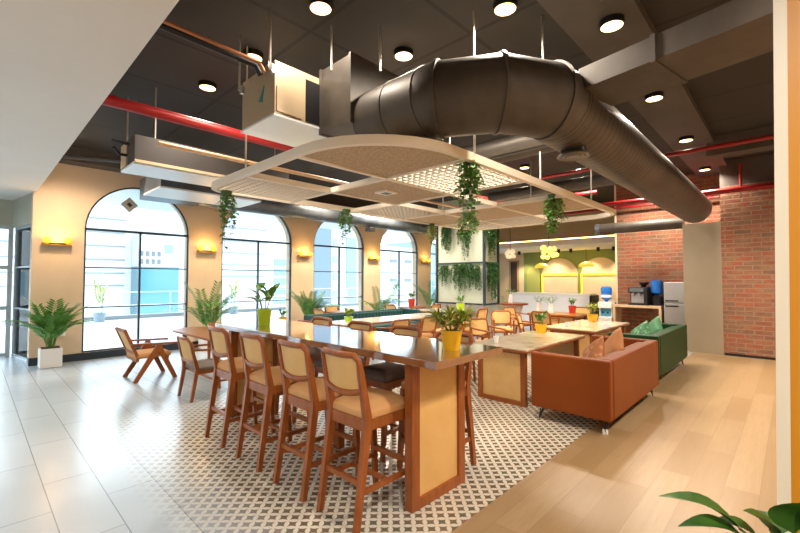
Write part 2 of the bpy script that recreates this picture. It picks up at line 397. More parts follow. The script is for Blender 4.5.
struct('ceiling_recess',B(-10.55,-3.56,13.4,YB-.3,2.80,2.98),SOFFIT,'white dropped ceiling over the reception')['category']='ceiling'
tag(obj('cove_light',B(-10.3,-3.7,13.5,13.58,2.985,3.02),COVE),'warm glowing cove light on the edge of the white reception ceiling','light')
# column with living wall
cx0,cx1,cy0,cy1=-8.77,-6.9,11.0,11.85
o=struct('wall_pillar',B(cx0+.03,cx1-.03,cy0+.03,cy1-.03,0,CZ),plain_noise('sage_mosaic',(.42,.46,.36),(.52,.55,.45),30,.35),'sage tiled pillar carrying the hanging vine panels'); o['category']='column'
lw=thing('living_wall_frame','black framed vine panels fixed on the sage pillar','wall frame')
bm=BM()
for x in (cx0,cx1): box(bm,x-.035,x+.035,cy0-.03,cy0+.03,.86,3.6)
box(bm,cx1-.03,cx1+.03,cy1-.03,cy1+.03,.86,3.6)
for z in (.89,2.2): box(bm,cx0,cx1,cy0-.02,cy0+.02,z-.025,z+.025); box(bm,cx1-.02,cx1+.02,cy0,cy1,z-.025,z+.025)
obj('frame',bm,FRAME,lw)
bm=BM()
for k in range(38): 
    x=cx0+.02+k*(cx1-cx0-.04)/37; tube(bm,[(x,cy0-.005,.0),(x,cy0-.005,.86)],.022,6)
obj('fluted_base',bm,mat('lilac_fluting',(.38,.34,.36),.5),lw)
# beams, ceiling strips
struct('beam_strip',B(-1.62,-.98,.9,12.3,4.19,CZ-.002),BEAMM,'flat ceiling beam carrying a row of round downlights')['category']='beam'
struct('beam_cross',B(-1.1,3,9.4,9.75,3.95,CZ-.002),BEAMM,'dark cross beam near the brick wall')['category']='beam'
# orange panel and white edge at the right of the picture
op=thing('panel_partition','orange partition panel with a white edge beside the camera','partition',(0,0,0),0); op.rotation_euler=(0,math.radians(.95),0); op.location=(-.028,0,0)
obj('orange_face',B(-.006,.45,1.96,2.06,0,3.36),mat('orange_paint',(.62,.27,.015),.4),op)
obj('white_edge',B(-.042,-.006,1.95,2.07,0,3.36),mat('white_trim',(.82,.76,.62),.35),op)

# ------------------------------------------------------------------ outside
struct('terrace_floor',B(-21,WX-.3,.9,60,-.12,-.02),plain_noise('terrace_pale_tile',(.24,.25,.26),(.27,.28,.29),.8,.5),'pale terrace floor outside the arched windows')['category']='terrace'
struct('ground',B(-24,-13.2,-30,.9,-.12,-.02),plain_noise('pale_paving',(.25,.26,.27),(.28,.29,.30),.8,.6),'pale paving outside the entrance glass')
struct('terrace_kerb',B(-21,-20.6,.9,60,-.02,.14),mat('kerb_grey',(.13,.14,.15),.7),'low grey kerb below the terrace railing')['category']='kerb'
struct('terrace_roof',B(-14.4,WX-.3,.9,20,3.85,4.0),WHITE,'white roof slab over the terrace edge')['category']='roof'
rl=thing('terrace_railing','thin grey metal railing along the terrace edge outside','railing')
bm=BM(); 
for z in (.55,1.12): tube(bm,[(-20.8,1,z),(-20.8,58,z)],.025,6)
obj('rail',bm,mat('rail_grey',(.33,.38,.42),.4,.4),rl)
for k in range(20): obj('post',tube(BM(),[(-20.8,1.2+k*2.6,.14),(-20.8,1.2+k*2.6,1.12)],.03,6),mat('rail_post',(.30,.34,.38),.4,.4) if k==0 else bpy.data.materials['rail_post'],rl)
BWH=plain_noise('building_white',(.205,.21,.215),(.23,.235,.24),.2,.8)
BGL=mat('building_blue_glass',(.02,.085,.115),.15); BGL2=mat('building_pale_glass',(.07,.135,.17),.2)
BGR=mat('building_blue_grey',(.04,.062,.08),.5); BLN=mat('building_line_grey',(.085,.095,.105),.7); BWN=mat('building_window_dark',(.04,.05,.06),.3); BTL=mat('building_window_teal',(.10,.22,.23),.3)
def building(label,y0,y1,z1,m,x=-40,depth=8,z0=-14):
    b=thing('office_building',label,'building',(x-depth/2,(y0+y1)/2,z0)); b['kind']='thing'
    off=Vector(b.location)
    o=obj('facade',B(x-depth-off.x,x-off.x,y0-off.y,y1-off.y,0,z1-z0),m,b); return b,off
def bpart(b,off,name,m,y0,y1,z0,z1,x=-40,t=.08): return obj(name,B(x-off.x,x+t-off.x,y0-off.y,y1-off.y,z0-off.z,z1-off.z),m,b)
b,o_=building('wide white office facade with thin horizontal grey lines outside the first arched window',-2,15,9.5,BWH)
bm=BM()
for z in (1.2,2.2,3.3,4.4,5.5,6.6,8): box(bm,.0+4,.06+4,-8.5,2.3,z+14-.05,z+14+.05)
obj('facade_line',bm,BLN,b)
b,o_=building('teal glazed low block with small windows on its white top outside the first window',9.25,12.3,2.75,BGL,-38,1.9)
obj('parapet',B(-.9,.95,-1.5,1.5,16.75,19.3),BWH,b)
for k in range(4): bpart(b,o_,'window',BWN,9.4+k*.42,9.62+k*.42,2.95,3.35,-38); bpart(b,o_,'window',BWN,9.4+k*.42,9.62+k*.42,3.6,4.0,-38)
bpart(b,o_,'sign_panel',BGL2,11.2,11.8,3.9,4.6,-38)
b,o_=building('pale facade with faint lines and a blue glazed strip outside the second window',15.6,24.6,10,BWH,-41)
bm=BM()
for z in (2,3.2,4.4,5.6,7): box(bm,4,4.06,-4.4,2,z+14-.05,z+14+.05)
obj('facade_line',bm,BLN,b)
for k in range(5): bpart(b,o_,'window',BGL2,22.9,24.4,-1+k*1.05,-.25+k*1.05,-41)
b,o_=building('blue-grey tower block filling the side of the third arched window',26.8,29.9,13,BGR,-40)
b,o_=building('white block with small teal windows and blue glass strips outside the third window',29.9,37.2,9.5,BWH,-40.5)
for z in (-.5,1.6,3.7,5.8): bpart(b,o_,'window',BTL,30.6,31.2,z,z+.9,-40.5)
bpart(b,o_,'glass_strip',BGL2,32.6,34.2,-6,7,-40.5); bpart(b,o_,'glass_strip',BGL2,34.7,36.2,-6,7.4,-40.5)
b,o_=building('white block with four small dark windows outside the fourth arched window',38,46.5,6.4,BWH,-40.5)
for z in (1.4,4.1):
    for y in (40.3,43.4): bpart(b,o_,'window',BWN,y,y+1.4,z,z+.45,-40.5)
b,o_=building('pale blue tower beyond the fifth window at the end of the wall',50,60,8,BGL2,-44)
b,o_=building('hazy pale building across the street outside the entrance glass',-26,-4,5,BWH,-36)
for k in range(4): bpart(b,o_,'window',BGL2,-22+k*4.4,-19.6+k*4.4,.6,2.2,-36)

# ------------------------------------------------------------------ plants
def leaf(bm,p,d,up,ln,w,curl=.25):
    """a folded pointed leaf: base p, direction d, normal up"""
    d=Vector(d).normalized(); up=Vector(up); up=(up-d*up.dot(d)); up=up.normalized() if up.length>1e-4 else d.orthogonal().normalized(); s=d.cross(up); p=Vector(p)
    mid=[p,p+d*ln*.35+up*ln*curl*.35,p+d*ln*.7+up*ln*curl*.3,p+d*ln]
    a=bm.verts.new(mid[0]); m1=bm.verts.new(mid[1]); m2=bm.verts.new(mid[2]); t=bm.verts.new(mid[3])
    for sg in(-1,1):
        q1=bm.verts.new(mid[1]+s*sg*w*.5+up*w*.12); q2=bm.verts.new(mid[2]+s*sg*w*.38+up*w*.08)
        bm.faces.new([a,m1,q1]); bm.faces.new([m1,m2,q2,q1]); bm.faces.new([m2,t,q2])
def pot(t,r0,r1,h,m,n=20,square=False):
    bm=BM(); lathe(bm,[(r0*.98,0),(r0,.01),(r1,h-.012),(r1,h),(r1-.02,h),(r1-.03,h*.88),(0,h*.88)],n); obj('pot',bm,m,t)
    obj('soil',lathe(BM(),[(0,h*.87),(r1-.035,h*.87),(r1-.035,h*.9),(0,h*.91)],n),SOIL,t)
def frond(bm,base,az,ln,lean,nl=13,lw=.028,ll=.2):
    pts=[]; d=Vector((math.cos(az),math.sin(az),0))
    for k in range(9):
        u=k/8; ang=math.radians(84)-lean*u**1.3
        if k==0: p=Vector(base)
        else: p=pts[-1]+(d*math.cos(ang)+Vector((0,0,1))*math.sin(ang))*ln/8
        pts.append(p)
    tube(bm,pts,[.008-.0055*k/8 for k in range(9)],5)
    side=d.cross(Vector((0,0,1)))
    for k in range(nl):
        u=.28+.72*k/(nl-1); f=u*8; i=min(int(f),7); p=pts[i].lerp(pts[i+1],f-i); t=(pts[i+1]-pts[i]).normalized()
        l=ll*(1-.55*abs(u-.5)*1.3)
        for sg in(-1,1): leaf(bm,p,(t*.75+side*sg*.8+Vector((0,0,-.12))),t.cross(side)*-1,l*rnd.uniform(.85,1.1),lw,.05)
def palm(label,loc,h,group,nf=12,potr=.19,poth=.35,pm=WHITEP,sq=True,lm=LEAF,cat='potted palm'):
    t=thing('potted_palm',label,'plant',loc,0,group)
    if sq:
        bm=BM(); box(bm,-potr,potr,-potr,potr,0,poth,.02); obj('pot',bm,pm,t); obj('soil',B(-potr+.03,potr-.03,-potr+.03,potr-.03,poth-.01,poth+.012),SOIL,t); t.rotation_euler.z=0
    else: pot(t,potr*.75,potr,poth,pm)
    bm=BM()
    for k in range(nf):
        az=math.radians(-98+196*((k*.618)%1))+rnd.uniform(-.1,.1); r=rnd.uniform(.0,.05)
        frond(bm,(r*math.cos(az),r*math.sin(az),poth*.9),az,(h-poth)*rnd.uniform(.85,1.15),rnd.uniform(.25,1.75),15,.036,.24)
    obj('foliage',bm,lm,t); return t
palm('tall palm in a square white pot on the floor by the entrance pier',(-10.25,1.08,0),1.25,None,22,.165,.36)
PG='palms standing against the piers between the arched windows'
palm('palm against the pier between the first and second arched windows',(-10.25,4.0,0),1.55,PG,12,.17,.3,WHITEP)
palm('palm against the pier between the second and third arched windows',(-10.25,6.9,0),1.45,PG,14,.17,.3,WHITEP)
palm('slim palm against the pier between the third and fourth arched windows',(-10.25,9.7,0),1.6,PG,9,.16,.3,WHITEP)
palm('slim palm against the pier next to the fifth arched window',(-10.25,12.5,0),1.9,PG,9,.16,.3,WHITEP)
def twig_plant(name,label,loc,pm,potr,poth,nl,spread,ll,lw,lm,group=None,stems=4,h=.25,upb=.6):
    t=thing(name,label,'plant',loc,0,group); pot(t,potr*.78,potr,poth,pm)
    bs=BM(); bl=BM()
    for k in range(stems):
        az=2*PI*k/stems+rnd.uniform(-.4,.4); top=Vector((math.cos(az)*spread*rnd.uniform(.3,.9),math.sin(az)*spread*rnd.uniform(.3,.9),poth+h*rnd.uniform(.65,1.05)))
        base=Vector((math.cos(az)*potr*.3,math.sin(az)*potr*.3,poth*.88)); mid=base.lerp(top,.5)+Vector((0,0,h*.15)); P=[base,mid,top]; tube(bs,P,.006,5)
        for j in range(nl):
            u=.25+.75*(j+.5)/nl; p=base.lerp(mid,u*2) if u<.5 else mid.lerp(top,u*2-1)
            a=az+rnd.uniform(-1.8,1.8); leaf(bl,p,(math.cos(a),math.sin(a),rnd.uniform(upb-.5,upb+.4)),(0,0,1),ll*rnd.uniform(.7,1.15),lw*rnd.uniform(.8,1.1))
    obj('stem',bs,STEM,t); obj('foliage',bl,lm,t); return t

# hanging ivy
def ivy(label,loc,ln,w,dens,group,lm=LEAF,ls=.07,dx=1.,dy=1.,basket=True,seed=0):
    r=random.Random(seed); t=thing('hanging_ivy',label,'hanging plant',loc,0,group); bs=BM(); bl=BM()
    ns=max(6,int(w*120))
    for k in range(ns):
        a=r.uniform(0,2*PI); rr=w*math.sqrt(r.random()); l=ln*r.uniform(.35,1.) if k>1 else ln
        l*=1-.45*min(1,rr/w)
        x,y=rr*math.cos(a)*dx,rr*math.sin(a)*dy; pts=[(x*.7,y*.7,.02)]
        nseg=6
        for j in range(1,nseg+1): pts.append((x*(.8+.2*j/nseg)+r.uniform(-.015,.015),y*(.8+.2*j/nseg)+r.uniform(-.015,.015)*dy,.02-l*j/nseg))
        tube(bs,pts,.003,4,caps=False)
        n=int(l*dens*1.25)
        for j in range(n):
            u=(j+r.random())/max(n,1)*nseg; i=min(int(u),nseg-1); p=Vector(pts[i]).lerp(Vector(pts[i+1]),u-i); b=r.uniform(0,2*PI)
            leaf(bl,p,(math.cos(b)*dx,math.sin(b)*max(dy,.4) if dy>=1 else -abs(math.sin(b))*.6,r.uniform(-.9,.1)),(math.cos(b),math.sin(b),.6),ls*r.uniform(.6,1.2),ls*.75*r.uniform(.7,1.1))
    obj('stem',bs,STEM,t); obj('foliage',bl,lm,t)
    if basket:
        obj('planter',lathe(BM(),[(w*.45,0),(w*.6,.07),(w*.5,.07),(w*.4,.02),(0,.02)],14),mat('planter_green',(.05,.12,.03),.6) if 'planter_green' not in bpy.data.materials else bpy.data.materials['planter_green'],t)
    return t
IG='ivy trailing from the suspended ceiling canopy'
KZ=2.8
ivy('bright ivy trailing from the canopy corner in front of the first pier',(-5.36,2.3,KZ-.04),.78,.13,26,IG,seed=1)
ivy('ivy trailing from the canopy edge in front of the third arched window',(-5.4,4.33,KZ-.04),.66,.14,24,IG,seed=2)
ivy('slim ivy trailing from the canopy edge beside the sage pillar',(-5.4,6.6,KZ-.04),.75,.12,26,IG,LEAFY,seed=3)
ivy('long thick ivy hanging from the canopy edge nearest the round duct',(-2.3,3.4,KZ+.0),.72,.125,40,IG,seed=4,ls=.075)
ivy('ivy hanging lower in front of the sage pillar panels',(-3.2,4.7,KZ-.3),.42,.15,30,IG,LEAF,seed=5)
ivy('thick ivy hanging from the canopy edge in front of the brick side',(-2.45,5.75,KZ-.0),.66,.14,44,IG,seed=6,ls=.08)
VG='vines hanging on the sage pillar panels'
for i,(x,z,l,w,lb) in enumerate([(-8.3,3.45,1.15,.18,'dark vine on the upper left of the sage pillar'),(-7.55,3.4,1.1,.24,'dark vine on the upper right of the sage pillar'),
    (-8.45,2.12,.75,.2,'dark vine under the middle bar at the window side of the pillar'),(-7.75,2.15,1.0,.32,'wide dark vine in the centre of the lower pillar panel'),(-7.2,2.1,1.05,.22,'dark vine at the lower outer corner of the pillar panel')]):
    ivy(lb,(x,cy0-.06,z),l*1.12,w*1.4,34,VG,LEAFD,.055,1.,.12,False,20+i)
for i,(y,z,l,lb) in enumerate([(11.3,3.45,1.25,'dark vine high on the narrow side of the sage pillar'),(11.4,2.2,1.25,'dark vine low on the narrow side of the sage pillar')]):
    t=ivy(lb,(cx1+.07,y,z),l*1.1,.38,42,VG,LEAFD,.06,1.,.15,False,30+i); t.rotation_euler.z=PI/2

# planters outside on the terrace
TG='grey planters along the terrace kerb'
GREYPOT=mat('terrace_pot_grey',(.16,.20,.23),.6)
for i,(y,lb) in enumerate([(3.58,'grey planter with a tall grassy plant outside the first window, entrance side'),(7.2,'grey planter with a small plant outside the first window, far side'),(9.0,'grey planter with a thin plant outside the second window'),(20.4,'grey planter with a dark shrub outside the fourth window')]):
    twig_plant('terrace_planter',lb,(-20.0,y,-.02),GREYPOT,.22,.36,14,.26,.42,.045,LEAFY if i!=3 else LEAFD,TG,5,1.3 if i!=1 else .9,1.)

# ------------------------------------------------------------------ bar table and stools
bt=thing('bar_table','long high bar table with glossy dark top and woven cane end panels','table',(-3.45,2.55,0))
obj('table_top',B(-1.78,1.75,-.43,.43,1.055,1.11,.008),TOPW,bt)
def cane_leg(t,x,y0,y1,z1,sw=.075,th=.07,nm='leg'):
    bm=BM(); box(bm,x-th/2,x+th/2,y0,y0+sw,0,z1,.004); box(bm,x-th/2,x+th/2,y1-sw,y1,0,z1,.004); box(bm,x-th/2,x+th/2,y0+sw,y1-sw,0,sw*.9,.003); box(bm,x-th/2,x+th/2,y0+sw,y1-sw,z1-.03,z1)
    l=obj(nm,bm,TEAK,t); obj('cane_panel',B(x-th*.22,x+th*.22,y0+sw,y1-sw,sw*.9,z1-.03),CANE,l); return l
for x in (1.44,-1.5): cane_leg(bt,x,-.36,.29,1.055,.085,.075)
obj('leg',B(.14,.22,-.04,.04,0,1.0,.004),TEAK,bt)
obj('rail',B(-1.46,1.40,-.03,.03,.98,1.05),TEAKX,bt)

def pad(w,y0,y1,z0,h,n=8):
    """a domed upholstered seat pad"""
    bm=BM(); box(bm,-w,w,y0,y1,z0,z0+h*.6,.022,3); 
    vs=[]
    for i_ in range(n+1):
        u=-1+2*i_/n; row=[]
        for k in range(n+1):
            v=-1+2*k/n; row.append(bm.verts.new((u*(w-.012),(y0+y1)/2+v*((y1-y0)/2-.012),z0+h*.58+h*.42*((1-u**4)*(1-v**4))**.6)))
        vs.append(row)
    for i_ in range(n):
        for k in range(n): bm.faces.new([vs[i_][k],vs[i_+1][k],vs[i_+1][k+1],vs[i_][k+1]])
    return bm
def back_loop(t,w,z0,z1,yf,r=.019,dip=.02,cr=.05,bow=.03):
    """rounded closed back frame with a woven panel; yf(z) gives the lean"""
    P=[]
    def add(x,z): P.append((x,yf(z)-bow*(1-(x/w)**2),z))
    for k in range(9): x=w-cr-(2*w-2*cr)*k/8; add(x,z1)
    for k in range(1,5): a=PI/2+PI/2*k/5; add(-w+cr+cr*math.cos(a),z1-cr+cr*math.sin(a))
    for k in range(4): add(-w,z1-cr-(z1-cr-z0-cr)*k/3)
    for k in range(1,5): a=PI+PI/2*k/5; add(-w+cr+cr*math.cos(a),z0+cr+cr*math.sin(a))
    for k in range(9): x=-w+cr+(2*w-2*cr)*k/8; add(x,z0-dip*(1-(x/(w-cr))**2))
    for k in range(1,5): a=1.5*PI+PI/2*k/5; add(w-cr+cr*math.cos(a),z0+cr+cr*math.sin(a))
    for k in range(4): add(w,z0+cr+(z1-cr-z0-cr)*k/3)
    fr=obj('backrest',tube(BM(),P,r,8,True),TEAK,t,50)
    bm=BM(); A=[bm.verts.new(p) for p in P]; c=bm.verts.new((0,yf((z0+z1)/2)-bow,(z0+z1)/2))
    ring=[bm.verts.new(((p[0])*.5,yf((p[2]+(z0+z1)/2)/2)-bow*(1-(p[0]*.5/w)**2),(p[2]+(z0+z1)/2)/2)) for p in P]
    m=len(P)
    for k in range(m):
        bm.faces.new([A[k],A[(k+1)%m],ring[(k+1)%m],ring[k]]); bm.faces.new([ring[k],ring[(k+1)%m],c])
    ext=bmesh.ops.extrude_face_region(bm,geom=list(bm.faces))
    bmesh.ops.translate(bm,vec=(0,.008,0),verts=[e for e in ext['geom'] if isinstance(e,bmesh.types.BMVert)])
    obj('cane_panel',bm,CANE,fr,60)
def stool_parts(t,sm):
    w=.195; zs=.70
    obj('seat',pad(w+.012,-.205,.235,zs-.005,.115),sm,t)
    bm=BM()
    for s in(-1,1): box(bm,s*w-.02,s*w+.02,-.19,.2,zs-.065,zs+.005,.004)
    box(bm,-w,w,.18,.22,zs-.065,zs+.005,.004); box(bm,-w,w,-.215,-.175,zs-.075,zs+.005,.004)
    obj('seat_frame',bm,TEAK,t)
    yf=lambda z:-.195-.085*(z-zs)/.45
    for s in(-1,1):
        bm=BM(); beam(bm,(s*(w+.005),-.295,0),(s*w,-.195,zs),.036,.038,.044,.058); beam(bm,(s*w,-.195,zs),(s*w,yf(1.06),1.06),.042,.056,.034,.036)
        obj('leg',bm,TEAK,t)
        obj('leg',beam(BM(),(s*(w+.005),.25,0),(s*w,.2,zs),.034,.034,.044,.048),TEAK,t)
    bm=BM()
    for s in(-1,1): beam(bm,(s*w,-.262,.24),(s*w,.235,.24),.024,.034)
    beam(bm,(-w,-.25,.30),(w,-.25,.30),.034,.026,side=(0,0,1)); beam(bm,(-w,.228,.30),(w,.228,.30),.036,.03,side=(0,0,1)); beam(bm,(-w,0,.24),(w,0,.24),.03,.024,side=(0,0,1))
    obj('stretcher',bm,TEAK,t)
    back_loop(t,w,.895,1.145,yf,.023,.02,.034)
SG='cane-backed bar stools on the near side of the bar table'
st=thing('bar_stool','cane-backed bar stool at the near end of the long bar table','stool',(-2.285,2.065,0),0,SG); stool_parts(st,SEATF)
for x,lb in((-2.875,'cane-backed bar stool second from the near end of the bar table, showing its seat'),(-3.56,'cane-backed bar stool third from the near end of the bar table'),(-4.295,'cane-backed bar stool furthest along the bar table, next to the cafe table')):
    dup(st,(x,2.05,0),0,lb,SG)
FG='bar stools on the far side of the bar table'
st2=thing('bar_stool','bar stool on the far side of the bar table seen beside its end panel','stool',(-2.30,2.86,0),PI,FG); stool_parts(st2,SEATF)
st3=None
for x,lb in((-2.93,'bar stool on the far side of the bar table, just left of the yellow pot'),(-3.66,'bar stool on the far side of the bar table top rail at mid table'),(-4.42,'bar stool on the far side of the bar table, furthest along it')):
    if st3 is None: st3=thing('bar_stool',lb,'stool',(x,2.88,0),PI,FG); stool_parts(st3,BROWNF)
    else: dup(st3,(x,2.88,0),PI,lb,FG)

# ------------------------------------------------------------------ chairs
def dining_chair(label,loc,rz,group,sm=SEATF,arms=True):
    t=thing('dining_chair',label,'chair',loc,rz,group); w=.235
    obj('seat',pad(w,-.22,.26,.39,.10),sm,t)
    for s in(-1,1):
        bm=BM(); beam(bm,(s*w,-.29,0),(s*w,-.22,.43),.032,.036,.038,.05); beam(bm,(s*w,-.22,.43),(s*w,-.31,.79),.038,.05,.03,.03); obj('leg',bm,TEAK,t)
        obj('leg',beam(BM(),(s*w,.28,0),(s*w,.235,.66 if arms else .43),.032,.032,.036,.04),TEAK,t)
        if arms:
            bm=BM(); pts=[(s*w,-.285,.70),(s*(w+.02),-.1,.685),(s*(w+.02),.15,.675),(s*w,.28,.65)]
            for p,q in zip(pts,pts[1:]): beam(bm,p,q,.045,.026)
            obj('armrest',bm,TEAK,t)
    back_loop(t,w,.54,.85,lambda z:-.22-.1*(z-.43)/.43,.021,.01,.06,.035)
    bm=BM(); box(bm,-w,w,.225,.25,.36,.41); 
    for s in(-1,1): box(bm,s*w-.013,s*w+.013,-.22,.24,.36,.41)
    obj('seat_frame',bm,TEAK,t)
    return t
# A-frame armchair by the first window
t=thing('lounge_armchair','cane-backed armchair with slanted A-shaped legs by the first arched window','chair',(-7.92,2.12,0))
obj('seat',B(-.27,.27,-.27,.27,.37,.45,.03,3),SEATF,t)
for s in(-1,1):
    x=s*.31
    obj('leg',beam(BM(),(x,-.28,0),(x,.07,.57),.04,.06,.045,.085),TEAK,t); obj('leg',beam(BM(),(x,.32,0),(x,.05,.57),.04,.06,.045,.085),TEAK,t)
    bm=BM(); beam(bm,(x,-.33,.62),(x,.38,.585),.055,.03); obj('armrest',bm,TEAK,t)
bm=BM(); box(bm,-.30,.30,-.26,-.22,.33,.38); box(bm,-.30,.30,.18,.22,.33,.38); obj('seat_frame',bm,TEAK,t)
bm=BM()
for s in(-1,1): beam(bm,(s*.27,-.24,.42),(s*.27,-.42,.86),.035,.045)
for a in(.12,.96): beam(bm,(-.27,-.24-.18*a,.42+.44*a),(.27,-.24-.18*a,.42+.44*a),.05,.03,side=(0,0,1))
fr=obj('backrest',bm,TEAK,t)
obj('cane_panel',beam(BM(),(0,-.27,.5),(0,-.405,.82),.52,.012),CANE,fr)
# cafe table
t=thing('cafe_table','wooden cafe table with rounded ends between the armchair and the bar table','table',(-7.15,2.88,0))
def stadium(bm,lx,ly,z0,z1,n=10):
    r=ly; p=[]
    for s,a0 in((1,-PI/2),(-1,PI/2)):
        for k in range(n+1): p.append((s*(lx-r)+r*math.cos(a0+PI*k/n),r*math.sin(a0+PI*k/n)))
    return prism(bm,p,'z',z0,z1)
obj('table_top',stadium(BM(),1.2,.36,.72,.75),TEAKX,t)
for sx in(-1,1):
    for sy in(-1,1): obj('leg',B(sx*.74-.022,sx*.74+.022,sy*.22-.022,sy*.22+.022,0,.72),TEAK,t)
bm=BM(); box(bm,-.74,.74,-.23,-.20,.08,.11); box(bm,-.74,.74,.20,.23,.08,.11); box(bm,-.74,-.71,-.22,.22,.08,.11); box(bm,.71,.74,-.22,.22,.08,.11); obj('stretcher',bm,TEAK,t)
twig_plant('potted_plant','small terracotta pot with a leafy plant on the wooden cafe table',(-7.45,3.0,.75),TERRA,.085,.14,6,.2,.16,.06,LEAF,None,5,.3)
dining_chair('grey-seated dining chair at the cafe table with its cane back to the aisle',(-6.12,2.38,0),0,None,GREYF,True)

# ------------------------------------------------------------------ dining tables with cane ends
def dining_table(label,x0,x1,y0,y1,group,top=MARBLE):
    cx,cy=(x0+x1)/2,(y0+y1)/2; t=thing('dining_table',label,'table',(cx,cy,0),0,group); a,b=(x1-x0)/2,(y1-y0)/2
    obj('table_edge',B(-a,a,-b,b,.705,.735,.004),TEAKX,t); obj('table_top',B(-a+.012,a-.012,-b+.012,b-.012,.735,.75),top,t)
    for s in(-1,1):
        y=s*(b-.1); bm=BM(); sw=.07
        for x in(-a+.14,a-.07-sw): box(bm,x,x+sw,y-.035,y+.035,0,.705,.004)
        box(bm,-a+.14+sw,a-.07-sw,y-.033,y+.033,0,.06); box(bm,-a+.14+sw,a-.07-sw,y-.033,y+.033,.675,.705)
        l=obj('leg',bm,TEAK,t); obj('cane_panel',B(-a+.14+sw,a-.07-sw,y-.012,y+.012,.06,.675),CANE,l)
    return t
DG='dining tables with cane end panels along the sofas'
dining_table('stone-topped dining table with cane end panel beside the orange sofa',-3.39,-2.46,4.93,6.95,DG)
dining_table('stone-topped dining table beside the green sofa',-3.5,-2.5,7.6,9.65,DG)
WT=plain_noise('white_table_top',(.62,.60,.57),(.70,.68,.65),3,.07)
WG='white-topped tables in the middle of the room'
dining_table('glossy white-topped long table beside the teal sofa',-7.35,-6.45,5.2,8.6,WG,WT)
dining_table('white-topped table at the foot of the sage pillar',-8.3,-6.9,9.3,10.4,WG,WT)
dining_table('honey wood table in front of the reception counter',-5.3,-3.95,10.6,11.6,None,ORANGEW)
CG='cane dining chairs around the middle tables'
dining_chair('cane armchair at the near corner of the stone-topped table behind the big yellow pot',(-4.1,5.9,0),-PI/2+.2,CG)
dining_chair('cane armchair beside the stone-topped table, backrest to the windows',(-4.35,7.1,0),-PI/2-.25,CG)
dining_chair('turned cane armchair showing its side, in front of the round high table',(-5.25,9.2,0),-2.5,CG)
dining_chair('cane armchair with pale back left of the side-turned armchair',(-5.7,8.6,0),-PI/2+.5,CG)
dining_chair('orange-lit cane chair behind the yellow pot on the stone-topped table',(-4.2,8.7,0),-PI/2+.35,CG)
dining_chair('cane chair at the honey wood table, next to the white pedestal',(-4.6,10.25,0),0.0,CG)
dining_chair('cane chair at the window end of the honey wood table',(-5.65,10.75,0),-PI/2-.2,CG)
dining_chair('cane chair at the far side of the honey wood table',(-4.4,11.95,0),PI,CG)
dining_chair('cane chair at the near end of the white long table, seen from behind',(-6.9,4.85,0),0,CG)
dining_chair('cane chair on the aisle side of the white long table, nearest its end',(-6.0,6.0,0),PI/2,CG)
dining_chair('cane chair on the aisle side of the white long table, in its middle',(-6.0,6.9,0),PI/2,CG)
dining_chair('cane chair on the aisle side of the white long table, towards the pillar',(-6.0,7.9,0),PI/2,CG)
dining_chair('cane chair at the white table below the sage pillar',(-6.5,9.8,0),PI/2,CG)
# high round table on a white pedestal
t=thing('pedestal_table','round high table with a wooden top on a white flared pedestal','table',(-6.15,11.45,0))
obj('table_top',lathe(BM(),[(0,.90),(.42,.90),(.43,.915),(.43,.94),(.42,.945),(0,.945)],28),TEAK,t)
obj('pedestal',lathe(BM(),[(.25,0),(.24,.05),(.20,.35),(.22,.65),(.29,.90),(0,.9)],28),WHITEP,t)
# window bay tables
for i,(x,y,lb) in enumerate([(-9.3,7.5,'round brown table in front of the third arched window'),(-9.4,10.4,'round brown table in front of the fourth arched window')]):
    t=thing('round_table',lb,'table',(x,y,0),0,'round tables in the window bays')
    obj('table_top',lathe(BM(),[(0,.71),(.48,.71),(.5,.725),(.5,.745),(.49,.75),(0,.75)],28),TEAK,t); obj('pedestal',lathe(BM(),[(.26,0),(.26,.02),(.05,.05),(.04,.68),(.12,.71)],18),BLACK,t)
WCG='chairs around the round window tables'
dining_chair('chair at the round table in front of the third arched window, back to the wall',(-9.85,7.6,0),-PI/2,WCG,BROWNF)
dining_chair('chair at the round table by the third arched window, entrance side',(-9.3,6.85,0),0,WCG,BROWNF)
dining_chair('chair at the round table in front of the fourth arched window, entrance side',(-9.4,9.7,0),0,WCG,BROWNF)
dining_chair('chair at the round table in front of the fourth arched window, pillar side',(-8.75,10.55,0),PI/2,WCG,BROWNF)

